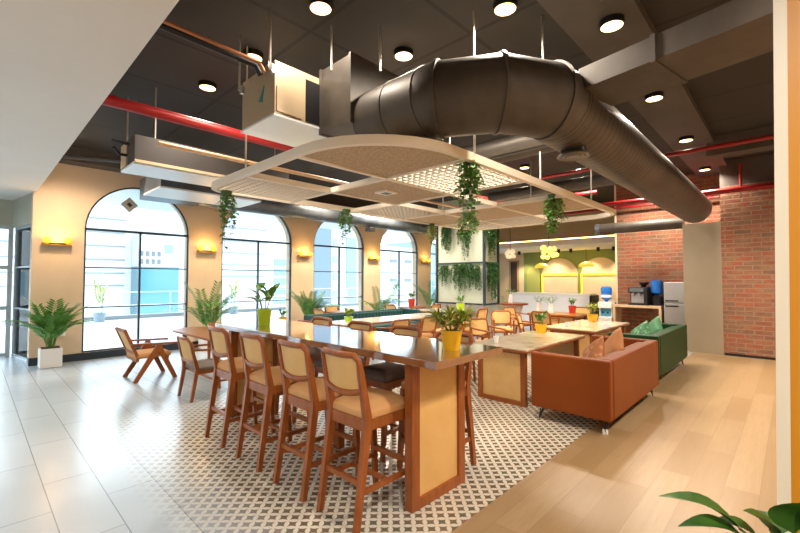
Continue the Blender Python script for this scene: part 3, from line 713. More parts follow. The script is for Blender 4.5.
# ------------------------------------------------------------------ sofas
def sofa(label,x0,x1,y0,y1,h,m,socks=False,flip=1):
    cx,cy=(x0+x1)/2,(y0+y1)/2; t=thing('sofa',label,'sofa',(cx,cy,0),0 if flip==1 else PI); a,b=(x1-x0)/2,(y1-y0)/2; zb=.15
    obj('base',B(-a,a-.02,-b+.02,b-.02,zb,.33,.012),m,t)
    obj('backrest',B(a-.13,a,-b+.11,b-.11,zb,h,.022,3),m,t)
    for s in(-1,1): obj('armrest',B(-a,a-.004,*sorted((s*b,s*(b-.11))),zb,h,.022,3),m,t)
    bm=BM()
    for k in range(2):
        y0_=-b+.115+k*(2*b-.23)/2; box(bm,-a-.01,a-.25,y0_+.004,y0_+(2*b-.23)/2-.004,.32,.47,.035,3)
    obj('seat_cushion',bm,m,t)
    bm=BM(); n=int((2*b-.24)/.12)
    for k in range(n):
        w=(2*b-.24)/n; y=-b+.12+k*w; box(bm,a-.25,a-.12,y,y+w,.45,h-.03,.03,2)
    obj('back_cushion',bm,m,t)
    for sx in(-1,1):
        for sy in(-1,1):
            p=Vector((sx*(a-.07),sy*(b-.07),0)); bm=BM()
            tube(bm,[p+Vector((-sx*.05,0,zb)),p+Vector((0,0,.006)),p+Vector((0,-sy*.06,zb))],.007,6); tube(bm,[p+Vector((0,0,.006)),p+Vector((-sx*.05,-sy*.06,zb))],.006,6)
            l=obj('leg',bm,BLACK,t)
            if socks and sx==1 and sy==-1: 
                bm=BM(); tube(bm,[p+Vector((-.002,.01,0)),p+Vector((-.004,.014,.05))],.016,8); tube(bm,[p+Vector((-.03,.004,.0)),p+Vector((-.03,.006,.05))],.014,8); c=obj('foot_cap',bm,WHITE,l); c['label']='white foot cap'
    return t
sofa('orange leather box sofa with hairpin legs beside the stone-topped table',-2.29,-1.40,4.66,6.82,.79,ORANGE,True)
sofa('green velvet box sofa with hairpin legs behind the orange sofa',-2.23,-1.5,7.33,9.7,.78,GREENF)
sofa('dark teal sofa seen beyond the bar table near the third arched window',-8.6,-7.8,5.6,9.0,.80,TEALF,False,-1)
def cushion(label,loc,rot,s,m,group):
    bm=BM(); n=10; V={}
    for sd in(-1,1):
        for i in range(n+1):
            for j in range(n+1):
                u,v=i/n*2-1,j/n*2-1; th=.075*((1-u**4)*(1-v**4))**.6; k=1-.07*(1-abs(u))*(abs(v)**2)-0; k2=1-.07*(1-abs(v))*(abs(u)**2)
                if sd==1 and (i in(0,n) or j in(0,n)): V[sd,i,j]=V[-1,i,j]; continue
                V[sd,i,j]=bm.verts.new((u*s/2*k2,v*s/2*k,sd*th))
    for sd in(-1,1):
        for i in range(n):
            for j in range(n): bm.faces.new([V[sd,i,j],V[sd,i+1,j],V[sd,i+1,j+1],V[sd,i,j+1]])
    o=obj('cushion',bm,m,None,80); o.location=loc; o.rotation_euler=(Matrix.Rotation(math.radians(rot[2]),3,'Z')@Matrix.Rotation(math.radians(rot[0]),3,'X')@Matrix.Rotation(math.radians(rot[1]),3,'Z')).to_euler(); return tag(o,label,'cushion',group)
PGp='cushions on the orange sofa'
cushion('patterned orange cushion on the orange sofa nearest its near arm',(-1.79,5.3,.70),(68,38,-52),.42,ORPIL2,PGp)
cushion('plain pale orange cushion on the orange sofa behind the patterned one',(-1.75,5.95,.735),(70,48,-55),.44,ORPIL,PGp)
GGp='cushions on the green sofa'
cushion('leaf-printed pale green cushion on the green sofa',(-1.93,8.1,.69),(68,40,-42),.40,GRPIL2,GGp)
cushion('plain green cushion on the green sofa leaning at the back',(-1.87,8.75,.72),(70,48,-50),.42,GRPIL,GGp)

# ------------------------------------------------------------------ pots on tables
twig_plant('potted_plant','big yellow pot with spiky yellow-green plant on the near end of the bar table',(-1.93,2.6,1.11),YELLOWP,.082,.15,26,.2,.17,.018,LEAFY,None,11,.13,.35)
twig_plant('potted_plant','lime pot with a broad-leaved plant on the far end of the bar table',(-4.62,2.46,1.11),LIME,.085,.19,3,.16,.24,.11,LEAF,None,4,.22,.5)
YG='yellow pots on the stone-topped tables'
twig_plant('potted_plant','yellow pot with small plant on the stone-topped table by the orange sofa',(-3.12,6.75,.75),YELLOWP,.10,.15,7,.12,.12,.05,LEAF,YG,6,.16)
twig_plant('potted_plant','yellow pot with small plant on the stone-topped table by the green sofa',(-3.15,9.35,.75),YELLOWP,.11,.16,7,.12,.14,.04,LEAFY,YG,6,.2)
twig_plant('potted_plant','red pot with small plant on the honey wood table',(-4.35,11.35,.75),REDPOT,.10,.2,6,.1,.12,.05,LEAF,None,5,.16)
twig_plant('potted_plant','lime green pot with small plant at the foot of the sage pillar',(-7.05,9.95,.75),LIME,.12,.22,6,.12,.14,.06,LEAF,None,5,.18)
twig_plant('potted_plant','small lime pot with white-green plant on the white long table',(-7.05,5.75,.75),LIME,.10,.10,8,.16,.13,.07,LEAFY,None,6,.14)
twig_plant('potted_plant','yellow pot with small plant near the second pier behind the bar table',(-8.1,4.75,.62),YELLOWP,.09,.22,7,.1,.11,.05,LEAF,None,5,.14)
t=thing('side_table','small wooden side table holding a yellow pot near the second pier','table',(-8.1,4.75,0)); obj('table_top',lathe(BM(),[(0,.58),(.4,.58),(.4,.62),(0,.62)],24),TEAK,t); obj('pedestal',lathe(BM(),[(.2,0),(.2,.02),(.04,.05),(.04,.55),(.1,.58)],16),TEAK,t)
twig_plant('potted_plant','red pot with a small plant on the round table by the fourth arched window',(-9.35,10.35,.75),REDPOT,.12,.26,6,.12,.13,.06,LEAF,None,5,.2)
def vase(label,loc,group):
    t=thing('flower_vase',label,'vase',loc,0,group); obj('vase',lathe(BM(),[(.06,0),(.075,.03),(.07,.15),(.05,.24),(.055,.27),(.045,.27),(.04,.22),(0,.2)],18),WHITE,t)
    bs,bl=BM(),BM()
    for k in range(6):
        a=k*1.05+.3; q=Vector((math.cos(a)*.11,math.sin(a)*.11,.36+.07*rnd.random())); tube(bs,[(0,0,.21),(q.x*.4,q.y*.4,.31),tuple(q)],.004,5)
        for j in range(3): leaf(bl,q-Vector((0,0,.04*j)),(math.cos(a+j-1),math.sin(a+j-1),.2),(0,0,1),.11,.055)
    obj('stem',bs,STEM,t); obj('foliage',bl,LEAF,t)
VGp='white vases near the reception'
vase('white vase with green sprigs on the round pedestal table',(-6.25,11.45,.945),VGp)
vase('white vase with leaves on the honey wood table, window end',(-5.15,11.05,.75),VGp)
vase('white vase with leaves on the honey wood table, close to its partner',(-4.72,10.85,.75),VGp)
# small white cup on table
def cup(label,loc):
    t=thing('cup',label,'cup',loc); obj('body',lathe(BM(),[(.028,0),(.04,.09),(.036,.09),(.025,.01),(0,.01)],16),WHITE,t)
cup('small white cup on the near corner of the stone-topped table',(-3.1,5.25,.75))
cup('small white cup on the stone-topped table by the green sofa',(-3.15,7.95,.75))
# foreground plant, bottom right
t=thing('potted_plant','broad-leaved green plant in the near corner beside the orange partition','plant',(.02,1.55,0))
pot(t,.15,.19,.38,WHITEP); bs,bl=BM(),BM()
def bigleaf(bm,base,d,up,ln,w):
    d=Vector(d).normalized(); up=Vector(up); up=(up-d*up.dot(d)).normalized(); s=d.cross(up); base=Vector(base); n=8; rows=[]
    for k in range(n+1):
        u=k/n; ww=w*.5*math.sin(PI*min(1,u**.75))**.8 if 0<u<1 else 0.002; c=base+d*ln*u+up*(.10*ln*math.sin(PI*u)-.12*ln*u*u)
        rows.append([bm.verts.new(c-s*ww+up*ww*.35),bm.verts.new(c),bm.verts.new(c+s*ww+up*ww*.35)])
    for A,Bq in zip(rows,rows[1:]):
        for i in(0,1): bm.faces.new([A[i],A[i+1],Bq[i+1],Bq[i]])
top=Vector((-.04,.0,.915))
tube(bs,[(0,0,.34),(.02,.01,.6),(0,.0,.80),tuple(top)],.009,6)
for k in range(9):
    a=k*2.4; b0=Vector((.03*math.cos(a),.03*math.sin(a),.45+.045*k)); bigleaf(bl,b0,(math.cos(a)*.6+.1,math.sin(a)*.6+.15,.55),(0,0,1),.2,.075)
for tip,w in(((-.31,-.13,1.035),.06),((-.26,-.17,.985),.055),((-.20,-.06,.97),.05),((-.125,-.055,1.02),.06),((-.05,-.09,.99),.055),((-.015,-.03,1.075),.08),((.07,-.10,1.03),.075),((.05,.0,1.06),.07),((.02,-.2,.93),.06),((-.1,.15,.95),.06),((.12,.12,.98),.07)):
    tip=Vector(tip); b0=top.lerp(tip,.38)+Vector((0,0,-.005)); tube(bs,[tuple(top-Vector((0,0,.04))),tuple(b0)],.0035,5); bigleaf(bl,b0,tip-b0,(0,0,1),(tip-b0).length,w*1.35)
obj('stem',bs,STEM,t); obj('foliage',bl,leafm('broad_leaf',(.02,.075,.008),(.065,.165,.018)),t)

# ------------------------------------------------------------------ service corner
t=thing('fridge','grey two-door fridge between the coffee console and the taupe column','fridge',(-1.98,12.08,0))
obj('body',B(-.3,.3,-.28,.3,.03,1.6,.01),STEEL,t)
for z0,z1 in((.05,1.08),(1.10,1.595)):
    d=obj('door',B(-.3,.3,-.335,-.285,z0,z1,.012),STEEL,t); z=1.0 if z0<1 else 1.13; obj('handle',B(-.27,-.0,-.36,-.335,z,z+.03),BLACK,d)
t=thing('console_table','pale wood console table under the coffee machine','table',(-2.85,12.05,0))
obj('table_top',B(-.6,.5,-.27,.27,.94,1.0,.004),PALEW,t)
for s in(-.575,.475): obj('leg',B(s-.03,s+.03,-.27,.27,0,.94),PALEW,t)
t=thing('coffee_machine','black and silver coffee machine on the pale console table','coffee machine',(-2.88,12.05,1.0))
bm=BM(); box(bm,-.22,.22,.0,.22,0,.46,.01); box(bm,-.22,.22,-.2,.0,.32,.46,.01); box(bm,-.22,.22,-.2,.0,0,.05,.005); box(bm,.14,.22,-.2,.0,.05,.32); obj('body',bm,BLACK,t)
obj('front_panel',B(-.19,.1,-.03,-.005,.06,.30),STEEL,t)
for x in(-.12,.02): obj('spout',B(x-.025,x+.025,-.13,-.04,.24,.32,.005),STEEL,t)
obj('control_panel',B(-.18,.14,-.215,-.2,.35,.44),mat('panel_glass',(.1,.12,.13),.15),t)
obj('bean_hopper',lathe(BM(),[(.05,.46),(.06,.5),(.11,.56),(.11,.59),(0,.6)],16,(.08,.1,0)),BLACK,t)
BLUE=mat('blue_bottle',(.01,.13,.50),.15)
def bottle(t,c,sc=1.,tip=False):
    bm=BM(); lathe(bm,[(.03,-.02),(.05,.03),(.13,.08),(.135,.2),(.125,.22),(.135,.24),(.135,.36),(.11,.40),(0,.41)],22,c); return bm
t=thing('water_dispenser','white water dispenser with a blue bottle in front of the far brick wall','water dispenser',(-3.65,11.9,0))
bm=BM(); box(bm,-.17,.17,-.05,.17,0,1.06,.02); box(bm,-.17,.17,-.16,-.05,0,.66,.02); box(bm,-.17,.17,-.16,-.05,.9,1.06,.01); obj('body',bm,WHITE,t)
obj('front_panel',B(-.13,.13,-.066,-.055,.68,.89),mat('panel_blue',(.08,.35,.60),.3),t)
for x in(-.06,.06): obj('tap',B(x-.018,x+.018,-.11,-.066,.76,.80),BLACK,t)
b=obj('water_bottle',bottle(t,(0,.02,1.07)),BLUE,t)
obj('bottle_label',lathe(BM(),[(.1365,1.18),(.1365,1.25)],22,(0,.02,0)),mat('label_white',(.7,.75,.85),.4),b)
t=thing('water_bottle','large blue water bottle on a black stand beside the coffee machine','bottle',(-2.5,12.1,1.0)); o=obj('body',bottle(t,(0,0,0)),BLUE,t); o.location=(0,.0,.24)
obj('stand',lathe(BM(),[(.11,0),(.13,.02),(.13,.24),(.05,.24),(.05,.2),(0,.2)],18),BLACK,t)
t=thing('waste_bin','white bin beside the console table','bin',(-3.28,11.55,0)); obj('body',lathe(BM(),[(.11,0),(.14,.36),(.125,.36),(.1,.02),(0,.02)],18),WHITEP,t)
# reception counter
t=thing('reception_counter','long white reception counter with dark end in front of the green wall','counter',(-6.4,14.3,0))
obj('front_panel',B(-1.25,1.6,-.3,-.2,0,1.14,.01),mat('counter_white',(.75,.75,.78),.4),t)
obj('counter_top',B(-1.28,1.63,-.32,.35,1.14,1.19,.006),WHITE,t); obj('end_panel',B(1.6,1.68,-.32,.35,0,1.14),BLACK,t)
t=thing('back_cabinet','dark grey cabinet run below the niche beside the brick','cabinet',(-4.35,15.9,0)); obj('body',B(-.68,.66,-.25,.25,0,.82),mat('cabinet_grey',(.16,.13,.11),.5),t); obj('cabinet_top',B(-.7,.68,-.27,.27,.82,.86),mat('cabinet_top_brown',(.25,.19,.14),.4),t)
for x in(-.34,.32): obj('door',B(x-.3,x+.3,-.265,-.25,.06,.78),mat('cabinet_door',(.18,.15,.13),.5) if 'cabinet_door' not in bpy.data.materials else bpy.data.materials['cabinet_door'],t)
t=thing('wall_cabinet','low beige cabinet against the far wall beside the doorway','cabinet',(-9.75,16.2,0)); obj('body',B(-.4,.4,-.25,.25,0,.95,.01),OLIVE,t); obj('door',B(-.36,.36,-.265,-.25,.05,.9),OLIVE,t)

# ------------------------------------------------------------------ lamps
def disc_light(name,loc,power,col,rad,spot=True,ang=150,rot=(0,0,0)):
    l=bpy.data.lights.new(name,'SPOT' if spot else 'POINT'); l.energy=power; l.color=col; l.shadow_soft_size=rad
    if spot: l.spot_size=math.radians(ang); l.spot_blend=.6
    o=bpy.data.objects.new(name,l); C.objects.link(o); o.location=loc; o.rotation_euler=rot; return o
WARM=(1,.86,.70)
LG='round downlights on the dark ceiling'
LP=[((-3.2,2.25,4.2),'round downlight beside the cream air unit at the near end of the room'),((-1.93,3.48,4.2),'round downlight above the bend of the big duct'),((-1.22,4.28,4.15),'round downlight on the ceiling beam above the branch duct'),
((-3.2,3.41,4.2),'round downlight above the square plenum box'),((-1.31,6.42,4.15),'round downlight on the ceiling beam just below the branch duct'),((-1.31,8.76,4.15),'round downlight on the ceiling beam midway to the brick wall'),
((-1.37,11.4,4.15),'round downlight on the ceiling beam nearest the brick wall'),((-5.65,2.15,4.2),'round downlight left of the cream air unit, beyond the red pipe'),((-3.25,8.9,4.2),'round downlight seen under the spiral duct'),
((-4.5,2.22,4.2),'round downlight half hidden behind the cream air unit'),((-4.42,8.8,4.2),'round downlight seen above the canopy edge beside the red pipe'),((-9.2,8.95,4.2),'round downlight over the window bay tables'),((-5.9,5.0,4.2),'round downlight seen through the open canopy cell')]
src=None
for p,lb in LP:
    if src is None:
        src=thing('downlight',lb,'ceiling light',p,0,LG)
        obj('housing',lathe(BM(),[(.0,.06),(.115,.06),(.115,0),(.10,0),(.10,.02),(0,.02)],24),BLACK,src); obj('diffuser',lathe(BM(),[(0,.004),(.099,.004),(.099,.018),(0,.018)],24),LAMPE,src)
        src.location=p
    else: dup(src,p,0,lb,LG)
    disc_light('downlight_lamp',(p[0],p[1],p[2]-.03),{'beside the cream air unit at the near end of the room':50,'on the ceiling beam above the branch duct':110,'half hidden behind the cream air unit':90,'left of the cream air unit, beyond the red pipe':90,'above the square plenum box':170}.get(lb[16:],235),WARM,.09)
for o in list(C.objects):
    if o.get('category')=='ceiling light' and abs(o.location.z-4.15)<.01: o.location.z=4.13
for o in list(C.objects):
    if o.get('category')=='ceiling light' and abs(o.location.z-4.2)<.01: o.location.z=4.24
# unseen fill lights added under the entrance soffit, behind and above the viewer
for i,(x,y) in enumerate([(-9,-3),(-6.5,-2.6),(-4,-2.6),(-1.2,-2.6),(.8,-1.6),(.35,.35)]):
    disc_light('soffit_fill',(x,y,3.34),100,(1,.95,.88),.12,True,160)
# sconces
SCG='twin-globe wall sconces on the piers between the arched windows'
src=None
for i,(y,lb) in enumerate([(1.17,'twin amber globe sconce on the pier nearest the entrance'),(4.05,'twin amber globe sconce on the pier between the first and second windows'),(6.9,'twin amber globe sconce on the pier between the second and third windows'),(9.69,'twin amber globe sconce on the pier between the third and fourth windows'),(12.5,'twin amber globe sconce on the pier next to the fifth window')]):
    p=(WX,y,2.36)
    if src is None:
        src=thing('wall_sconce',lb,'wall lamp',p,0,SCG)
        obj('backplate',B(0,.03,-.2,.2,-.03,.03,.004),BLACK,src); obj('arm',B(.03,.12,-.22,.22,-.03,-.005),mat('brass',(.5,.28,.08),.3,.8),src)
        for s in(-1,1): bm=BM(); bmesh.ops.create_uvsphere(bm,u_segments=20,v_segments=12,radius=.07,matrix=Matrix.Translation((.10,s*.165,.07))); obj('globe',bm,AMBER,src)
    else: dup(src,p,0,lb,SCG)
    disc_light('sconce_lamp',(WX+.24,y,2.5),5,(1,.6,.2),.08,False)
# pendants near the reception
def cluster(label,loc,n,r,m,seed):
    rr=random.Random(seed); t=thing('globe_chandelier',label,'pendant lamp',loc); obj('rod',tube(BM(),[(0,0,0),(0,0,CZ-loc[2]-.01)],.008,6),BLACK,t)
    for k in range(n):
        a=k*2.4; z=rr.uniform(-r*.7,r*.7); q=(math.cos(a)*r*rr.uniform(.5,1),math.sin(a)*r*rr.uniform(.5,1),z); bm=BM(); bmesh.ops.create_uvsphere(bm,u_segments=12,v_segments=8,radius=.075,matrix=Matrix.Translation(q)); tube(bm,[(0,0,z*.5),q],.005,4); obj('globe',bm,m,t)
cluster('cluster chandelier of glowing yellow globes in front of the green wall',(-5.4,12.3,2.52),14,.26,mat('globe_yellow',(1,.75,.2),.2,emit=(1,.62,.12),es=.75),3)
cluster('round chandelier of pale pinkish glass globes by the doorway',(-7.2,13.2,2.56),9,.17,mat('globe_pink',(.85,.65,.5),.15,emit=(1,.72,.45),es=.35),4)
src=None
for x,lb in((-7.15,'yellow dome pendant lamp at the niche beside the doorway'),(-5.45,'yellow dome pendant lamp between the two arched niches')):
    t=thing('dome_lamp',lb,'pendant lamp',(x,15.6,2.13),0,'yellow dome pendant lamps in front of the niches')
    obj('lamp_shade',lathe(BM(),[(.27,0),(.25,.08),(.15,.16),(.04,.19),(0,.19)],22),YSHADE,t); obj('cord',tube(BM(),[(0,0,.19),(0,0,.665)],.008,5),BLACK,t)
for x,y in ((.9,2.5),(1.2,6),(1.2,9)): disc_light('side_fill',(x,y,4.1),240,WARM,.1)  # unseen fill added over the right side to brighten the plank floor
for x in (-8.2,-6.9,-5.6,-4.4):
    disc_light('reception_lamp',(x,15.9,2.74),70,(1,.80,.52),.06,True,110)
for i,x in enumerate((-7.9,-6.3,-5.85,-4.9,-4.4)):
    t=thing('track_spot','small black spotlight on the white reception ceiling','spotlight',(x,15.2,2.8),0,'black spotlights on the reception ceiling')
    obj('housing',lathe(BM(),[(.05,-.14),(.055,-.13),(.055,0),(0,0)],12),BLACK,t)
for y in (1.25,4.0,6.9,9.7): disc_light('window_wall_fill',(-9.2,y,4.1),130,(1,.80,.58),.1)  # fill lights without fixtures, added to brighten the window wall
disc_light('pillar_lamp',(-6.2,9.9,4.1),200,WARM,.1)
disc_light('service_lamp',(-2.6,11.4,4.1),200,WARM,.1)

# ------------------------------------------------------------------ ducts, pipes, units
xd,zd,rd,y0d=-1.56,3.265,.325,2.88
t=thing('round_duct','big dark round duct bending from the plenum box towards the taupe column','duct')
l=.50; A=Vector((xd-1.366*l,y0d,zd)); Bq=A+Vector((.866*l,.5*l,0)); Cq=Bq+Vector((.5*l,.866*l,0)); ys=Cq.y+.12
pts=[(-3.1,y0d,zd),(-2.72,y0d,zd),(-2.34,y0d,zd),tuple(A),tuple(Bq),tuple(Cq),(xd,ys,zd)]
bm=BM(); bp=pts
n=32
tube(bm,bp,rd,n); o=obj('elbow',bm,DUCTM,t,25)
for i in range(1,len(bp)-1):
    p=Vector(bp[i]); a=Vector(bp[i-1]); b=Vector(bp[i+1]); tt=(b-a).normalized(); obj('seam_ring',tube(BM(),[p-tt*.012,p+tt*.012],rd/max(.96,math.cos(math.radians(15)))*1.012 if 2<i<6 else rd+.006,n),DUCTM,t)
obj('straight_run',tube(BM(),[(xd,ys+.01,zd),(xd,11.3,zd)],rd,40),SPIRAL,t,60)
dx,dy,dz=-1.56,4.15,zd-rd
obj('diffuser_collar',lathe(BM(),[(.12,-.05),(.12,.1)],24,(dx,dy,dz)),BLACK,t)
for k,r0 in enumerate((.15,.105,.06)): obj('diffuser_ring',lathe(BM(),[(r0-.028,-.045-.004*k),(r0,-.06),(r0+.006,-.05),(r0-.01,-.03)],28,(dx,dy,dz)),STEELD,t)
# branch duct
t=thing('branch_duct','rectangular dark branch duct leaving the big round duct to the right','duct',(-1.28,3.6,3.29),math.radians(-11))
obj('run',B(-.02,3.3,0,.56,0,.19,.004),DUCTM,t)
bm=BM()
for x in(.56,1.7): obj('flange',B(x,x+.035,-.012,.572,-.012,.202),DUCTM,t)
# plenum and unit
t=thing('plenum_box','dark square plenum box joining the air unit to the round duct','duct',(-3.37,2.9,3.22))
obj('body',B(-.21,.28,-.37,.42,-.02,.66,.004),DUCTM,t)
bm=BM()
for x in(-.23,.265): obj('flange',B(x,x+.03,-.382,.432,-.032,.672),DUCTM,t)
t=thing('air_unit','cream air conditioning unit hung from the ceiling near the white soffit','air conditioner',(-3.86,2.0,3.25))
obj('body',B(-.43,.26,0,1.75,.02,.55,.006),FCUM,t); obj('underside',B(-.44,.27,-.01,1.76,0,.02),FCUB,t)
obj('access_panel',B(.26,.27,.02,.31,.05,.30),FCUM,t); obj('outlet_opening',B(.255,.268,.35,1.3,.04,.48),BLACK,t)
l=obj('logo',prism(BM(),[(-.05,.22),(.06,.36),(.02,.20)],'y',-.006,0),mat('teal_logo',(.02,.25,.22),.4),t); l.location=(0.0,-.001,0); l['label']='teal triangular logo'
for x in(-.41,.24): obj('bracket',B(x-.02,x+.02,-.03,0,.42,.5),STEEL,t)
RG='thin threaded rods holding the ceiling equipment'
def rod(x,y,z0,lb): tag(obj('hanger_rod',tube(BM(),[(x,y,z0),(x,y,CZ-.003)],.011,8),RODM),lb,'rod',RG)
for x,y,z,lb in[(-4.28,1.96,3.7,'hanger rod at the far front corner of the cream air unit'),(-3.62,1.96,3.7,'hanger rod at the near front corner of the cream air unit'),(-3.4,2.53,3.82,'hanger rod behind the plenum box'),(-3.06,2.9,3.83,'hanger rod on the right face of the plenum box'),
  (-2.2,3.35,KZ+.09,'hanger rod from the canopy edge beside the long ivy'),(-1.75,3.9,3.66,'hanger rod on the bend of the big duct'),(-2.25,4.9,KZ+.09,'hanger rod from the canopy edge under the spiral duct'),(-2.25,6.7,KZ+.09,'hanger rod from the canopy edge near its far end'),
  (-4.4,2.1,KZ+.09,'hanger rod at the near canopy edge beside the red pipe'),(-3.35,4.5,KZ+.09,'hanger rod in the middle of the canopy'),(-4.4,5.7,KZ+.09,'hanger rod at the window side of the canopy middle'),(-3.35,6.9,KZ+.09,'hanger rod at the far half of the canopy')]: rod(x,y,z,lb)
def pipe(label,pts,r,m,name='pipe',cat='pipe',group=None): return tag(obj(name,tube(BM(),pts,r,14),m),label,cat,group)
pipe('thick red sprinkler pipe running along the window side of the room',[(-5.32,.86,3.6),(-5.32,11.9,3.6)],.062,REDP,'sprinkler_pipe')
pipe('thin tan pipe parallel below the thick red pipe',[(-5.75,1.6,3.38),(-5.75,10.5,3.38)],.03,TANP)
pipe('thin red pipe crossing above the spiral duct',[(-4.9,8.25,3.8),(3,8.25,3.8)],.035,REDP,'sprinkler_pipe')
t=pipe('thick red pipe along the top of the brick walls',[(-3.6,11.36,3.6),(3,11.36,3.6)],.06,REDP,'sprinkler_pipe')
d=obj('sprinkler_drop',tube(BM(),[(-.75,11.36,3.62),(-.75,11.36,4.15)],.025,8),REDP,t); d2=obj('sprinkler_head',lathe(BM(),[(.015,-.13),(.02,-.1),(.012,-.06),(.012,0)],8,(-.75,11.36,3.56)),WHITE,t)
pipe('thin red pipe in front of the far brick wall',[(-6.5,12.2,3.62),(-1.2,12.2,3.62)],.03,REDP,'sprinkler_pipe')
pipe('red pipe crossing beyond the canopy above the middle tables',[(-5.3,9.3,3.55),(-3.0,9.3,3.55)],.045,REDP,'sprinkler_pipe')
pipe('copper refrigerant line running from the white soffit to the cream air unit',[(-3.72,.86,3.80),(-3.72,1.90,3.78),(-3.72,1.96,3.70)],.017,COPPER,'refrigerant_pipe')
pipe('dark insulated refrigerant line beside the copper one',[(-3.80,.86,3.80),(-3.80,1.90,3.78),(-3.80,1.96,3.70)],.03,BLACK,'refrigerant_pipe')
pipe('dark pipe running across the soffit edge to the white air units',[(-7.3,.86,3.38),(-6.75,1.6,3.34)],.035,DUCTM)
# secondary ducts
t=thing('round_duct','dark round duct crossing above the canopy below the spiral duct','duct'); obj('run',tube(BM(),[(-3.9,4.95,3.42),(-1.9,4.95,3.42)],.17,24),SPIRAL,t); obj('end_collar',tube(BM(),[(-3.95,4.95,3.42),(-3.85,4.95,3.42)],.18,24),DUCTM,t)
t=thing('round_duct','slim dark duct running in front of the far brick wall','duct'); obj('run',tube(BM(),[(-3.75,11.75,3.02),(-1.84,11.75,3.02)],.14,22),DUCTM,t); obj('end_collar',tube(BM(),[(-3.82,11.75,3.02),(-3.72,11.75,3.02)],.15,22),DUCTG,t)
t=thing('round_duct','pale pipe-like duct crossing beyond the canopy towards the spiral duct','duct'); obj('run',tube(BM(),[(-4.6,7.6,3.4),(-1.9,7.6,3.4)],.11,20),DUCTM,t)
t=thing('window_duct','long blue-grey duct running above the arched windows','duct'); obj('run',tube(BM(),[(-9.95,3.6,3.62),(-9.95,14.5,3.62)],.25,28),DUCTG,t)
bm=BM(); 
A=[(-10.25,3.38),(-9.65,3.38),(-9.65,3.86),(-10.25,3.86)]
box(bm,-10.25,-9.45,2.5,3.6,3.40,3.84,.01); obj('transition_box',bm,DUCTG,t)
for i,(y,lb) in enumerate([(5.0,'round white ceiling speaker under the window duct near the second window'),(9.0,'black box camera under the window duct by the third pier')]):
    if i: t=thing('camera_box',lb,'camera',(-9.95,y,3.3)); obj('body',B(-.12,.12,-.12,.12,-.07,.06,.01),BLACK,t)
# white air units over the first window
t=thing('air_unit','pale flat air conditioning unit with cream end near the first arched window','air conditioner',(-6.55,1.45,3.18))
obj('body',B(-.32,.32,0,2.3,.03,.40,.006),mat('dark_unit_casing',(.03,.027,.026),.5),t); obj('underside',B(-.33,.33,-.01,2.31,0,.03),FCUB,t); obj('end_panel',B(-.30,.0,-.02,0,.04,.36),FCUM,t); obj('side_flange',B(.32,.36,0,2.3,.02,.06),FCUM,t)
bm=BM(); tube(bm,[(.1,-.03,.15),(.1,-.12,.15),(.2,-.2,.2)],.02,8); tube(bm,[(.2,-.03,.28),(.2,-.1,.28),(.1,-.2,.32)],.02,8); obj('pipe_stub',bm,BLACK,t)
for x,y,z,lb in[(-6.83,1.5,3.58,'hanger rod on the cream end of the flat air unit'),(-6.27,1.7,3.58,'hanger rod on the aisle corner of the flat air unit'),(-6.27,3.5,3.58,'hanger rod at the far corner of the flat air unit')]: rod(x,y,z,lb)
t=thing('air_unit','lower blue-grey flat air unit hung close to the first arched window','air conditioner',(-8.6,2.3,3.3)); obj('body',B(-.5,.5,0,1.9,.03,.34,.01),DUCTG,t); obj('underside',B(-.51,.51,-.01,1.91,0,.03),FCUB,t)
rod(-8.9,2.5,3.64,'hanger rod on the lower blue-grey air unit')
# outdoor ceiling vents
VTG='square vents in the terrace roof'
for x,y,rz,lb in((-12.3,5.95,0,'grey square vent seen through the top of the second arched window'),):
    t=thing('ceiling_vent',lb,'vent',(x,y,3.85),rz,VTG); bm=BM(); box(bm,-.17,.17,-.17,.17,-.05,-.001); obj('frame',bm,mat('vent_grey',(.22,.22,.21),.5) if 'vent_grey' not in bpy.data.materials else bpy.data.materials['vent_grey'],t)
    obj('grille',B(-.11,.11,-.11,.11,-.06,-.05),BLACK,t)

t=thing('window_plate','small grey diamond plate hung in the top of the first arched window','plate',(WX-.03,2.40,3.32)); o=obj('plate',B(0,.015,-.12,.12,-.12,.12,.003),mat('plate_grey',(.32,.32,.31),.5),t); o.rotation_euler=(PI/4,0,0); o2=obj('plate_centre',B(.015,.02,-.035,.035,-.045,.045),BLACK,t); o2.rotation_euler=(PI/4,0,0)
t=thing('wall_switch_plate','white wall plate behind the palm on the tan pier','switch plate',(WX,1.18,.60)); obj('plate',B(0,.03,-.16,.16,-.07,.07,.005),WHITE,t)
# ------------------------------------------------------------------ canopy
cxs=[-5.45,-4.4,-3.35,-2.2]; cys=[2.05,3.28,4.5,5.72,6.95,8.15]
t=thing('ceiling_canopy','cream suspended canopy grid with rounded corners, board and lattice infills','canopy',(0,0,KZ))
def rrect(x0,x1,y0,y1,rs,n=10):
    p=[]
    for (cx,cy,a0,r) in((x1,y0,-PI/2,rs[1]),(x1,y1,0,rs[2]),(x0,y1,PI/2,rs[3]),(x0,y0,PI,rs[0])):
        ccx=cx-r if cx==x1 else cx+r; ccy=cy-r if cy==y1 else cy+r
        for k in range(n+1): a=a0+PI/2*k/n; p.append((ccx+r*math.cos(a),ccy+r*math.sin(a)))
    return p
RS=(.28,1.0,.55,.5)
po=rrect(cxs[0],cxs[-1],cys[0],cys[-1],RS); pi_=rrect(cxs[0]+.06,cxs[-1]-.06,cys[0]+.06,cys[-1]-.06,[r-.06 for r in RS])
bm=BM(); n=len(po); V=[[bm.verts.new((*p,z)) for p in P] for P in(po,pi_) for z in(0,.08)]
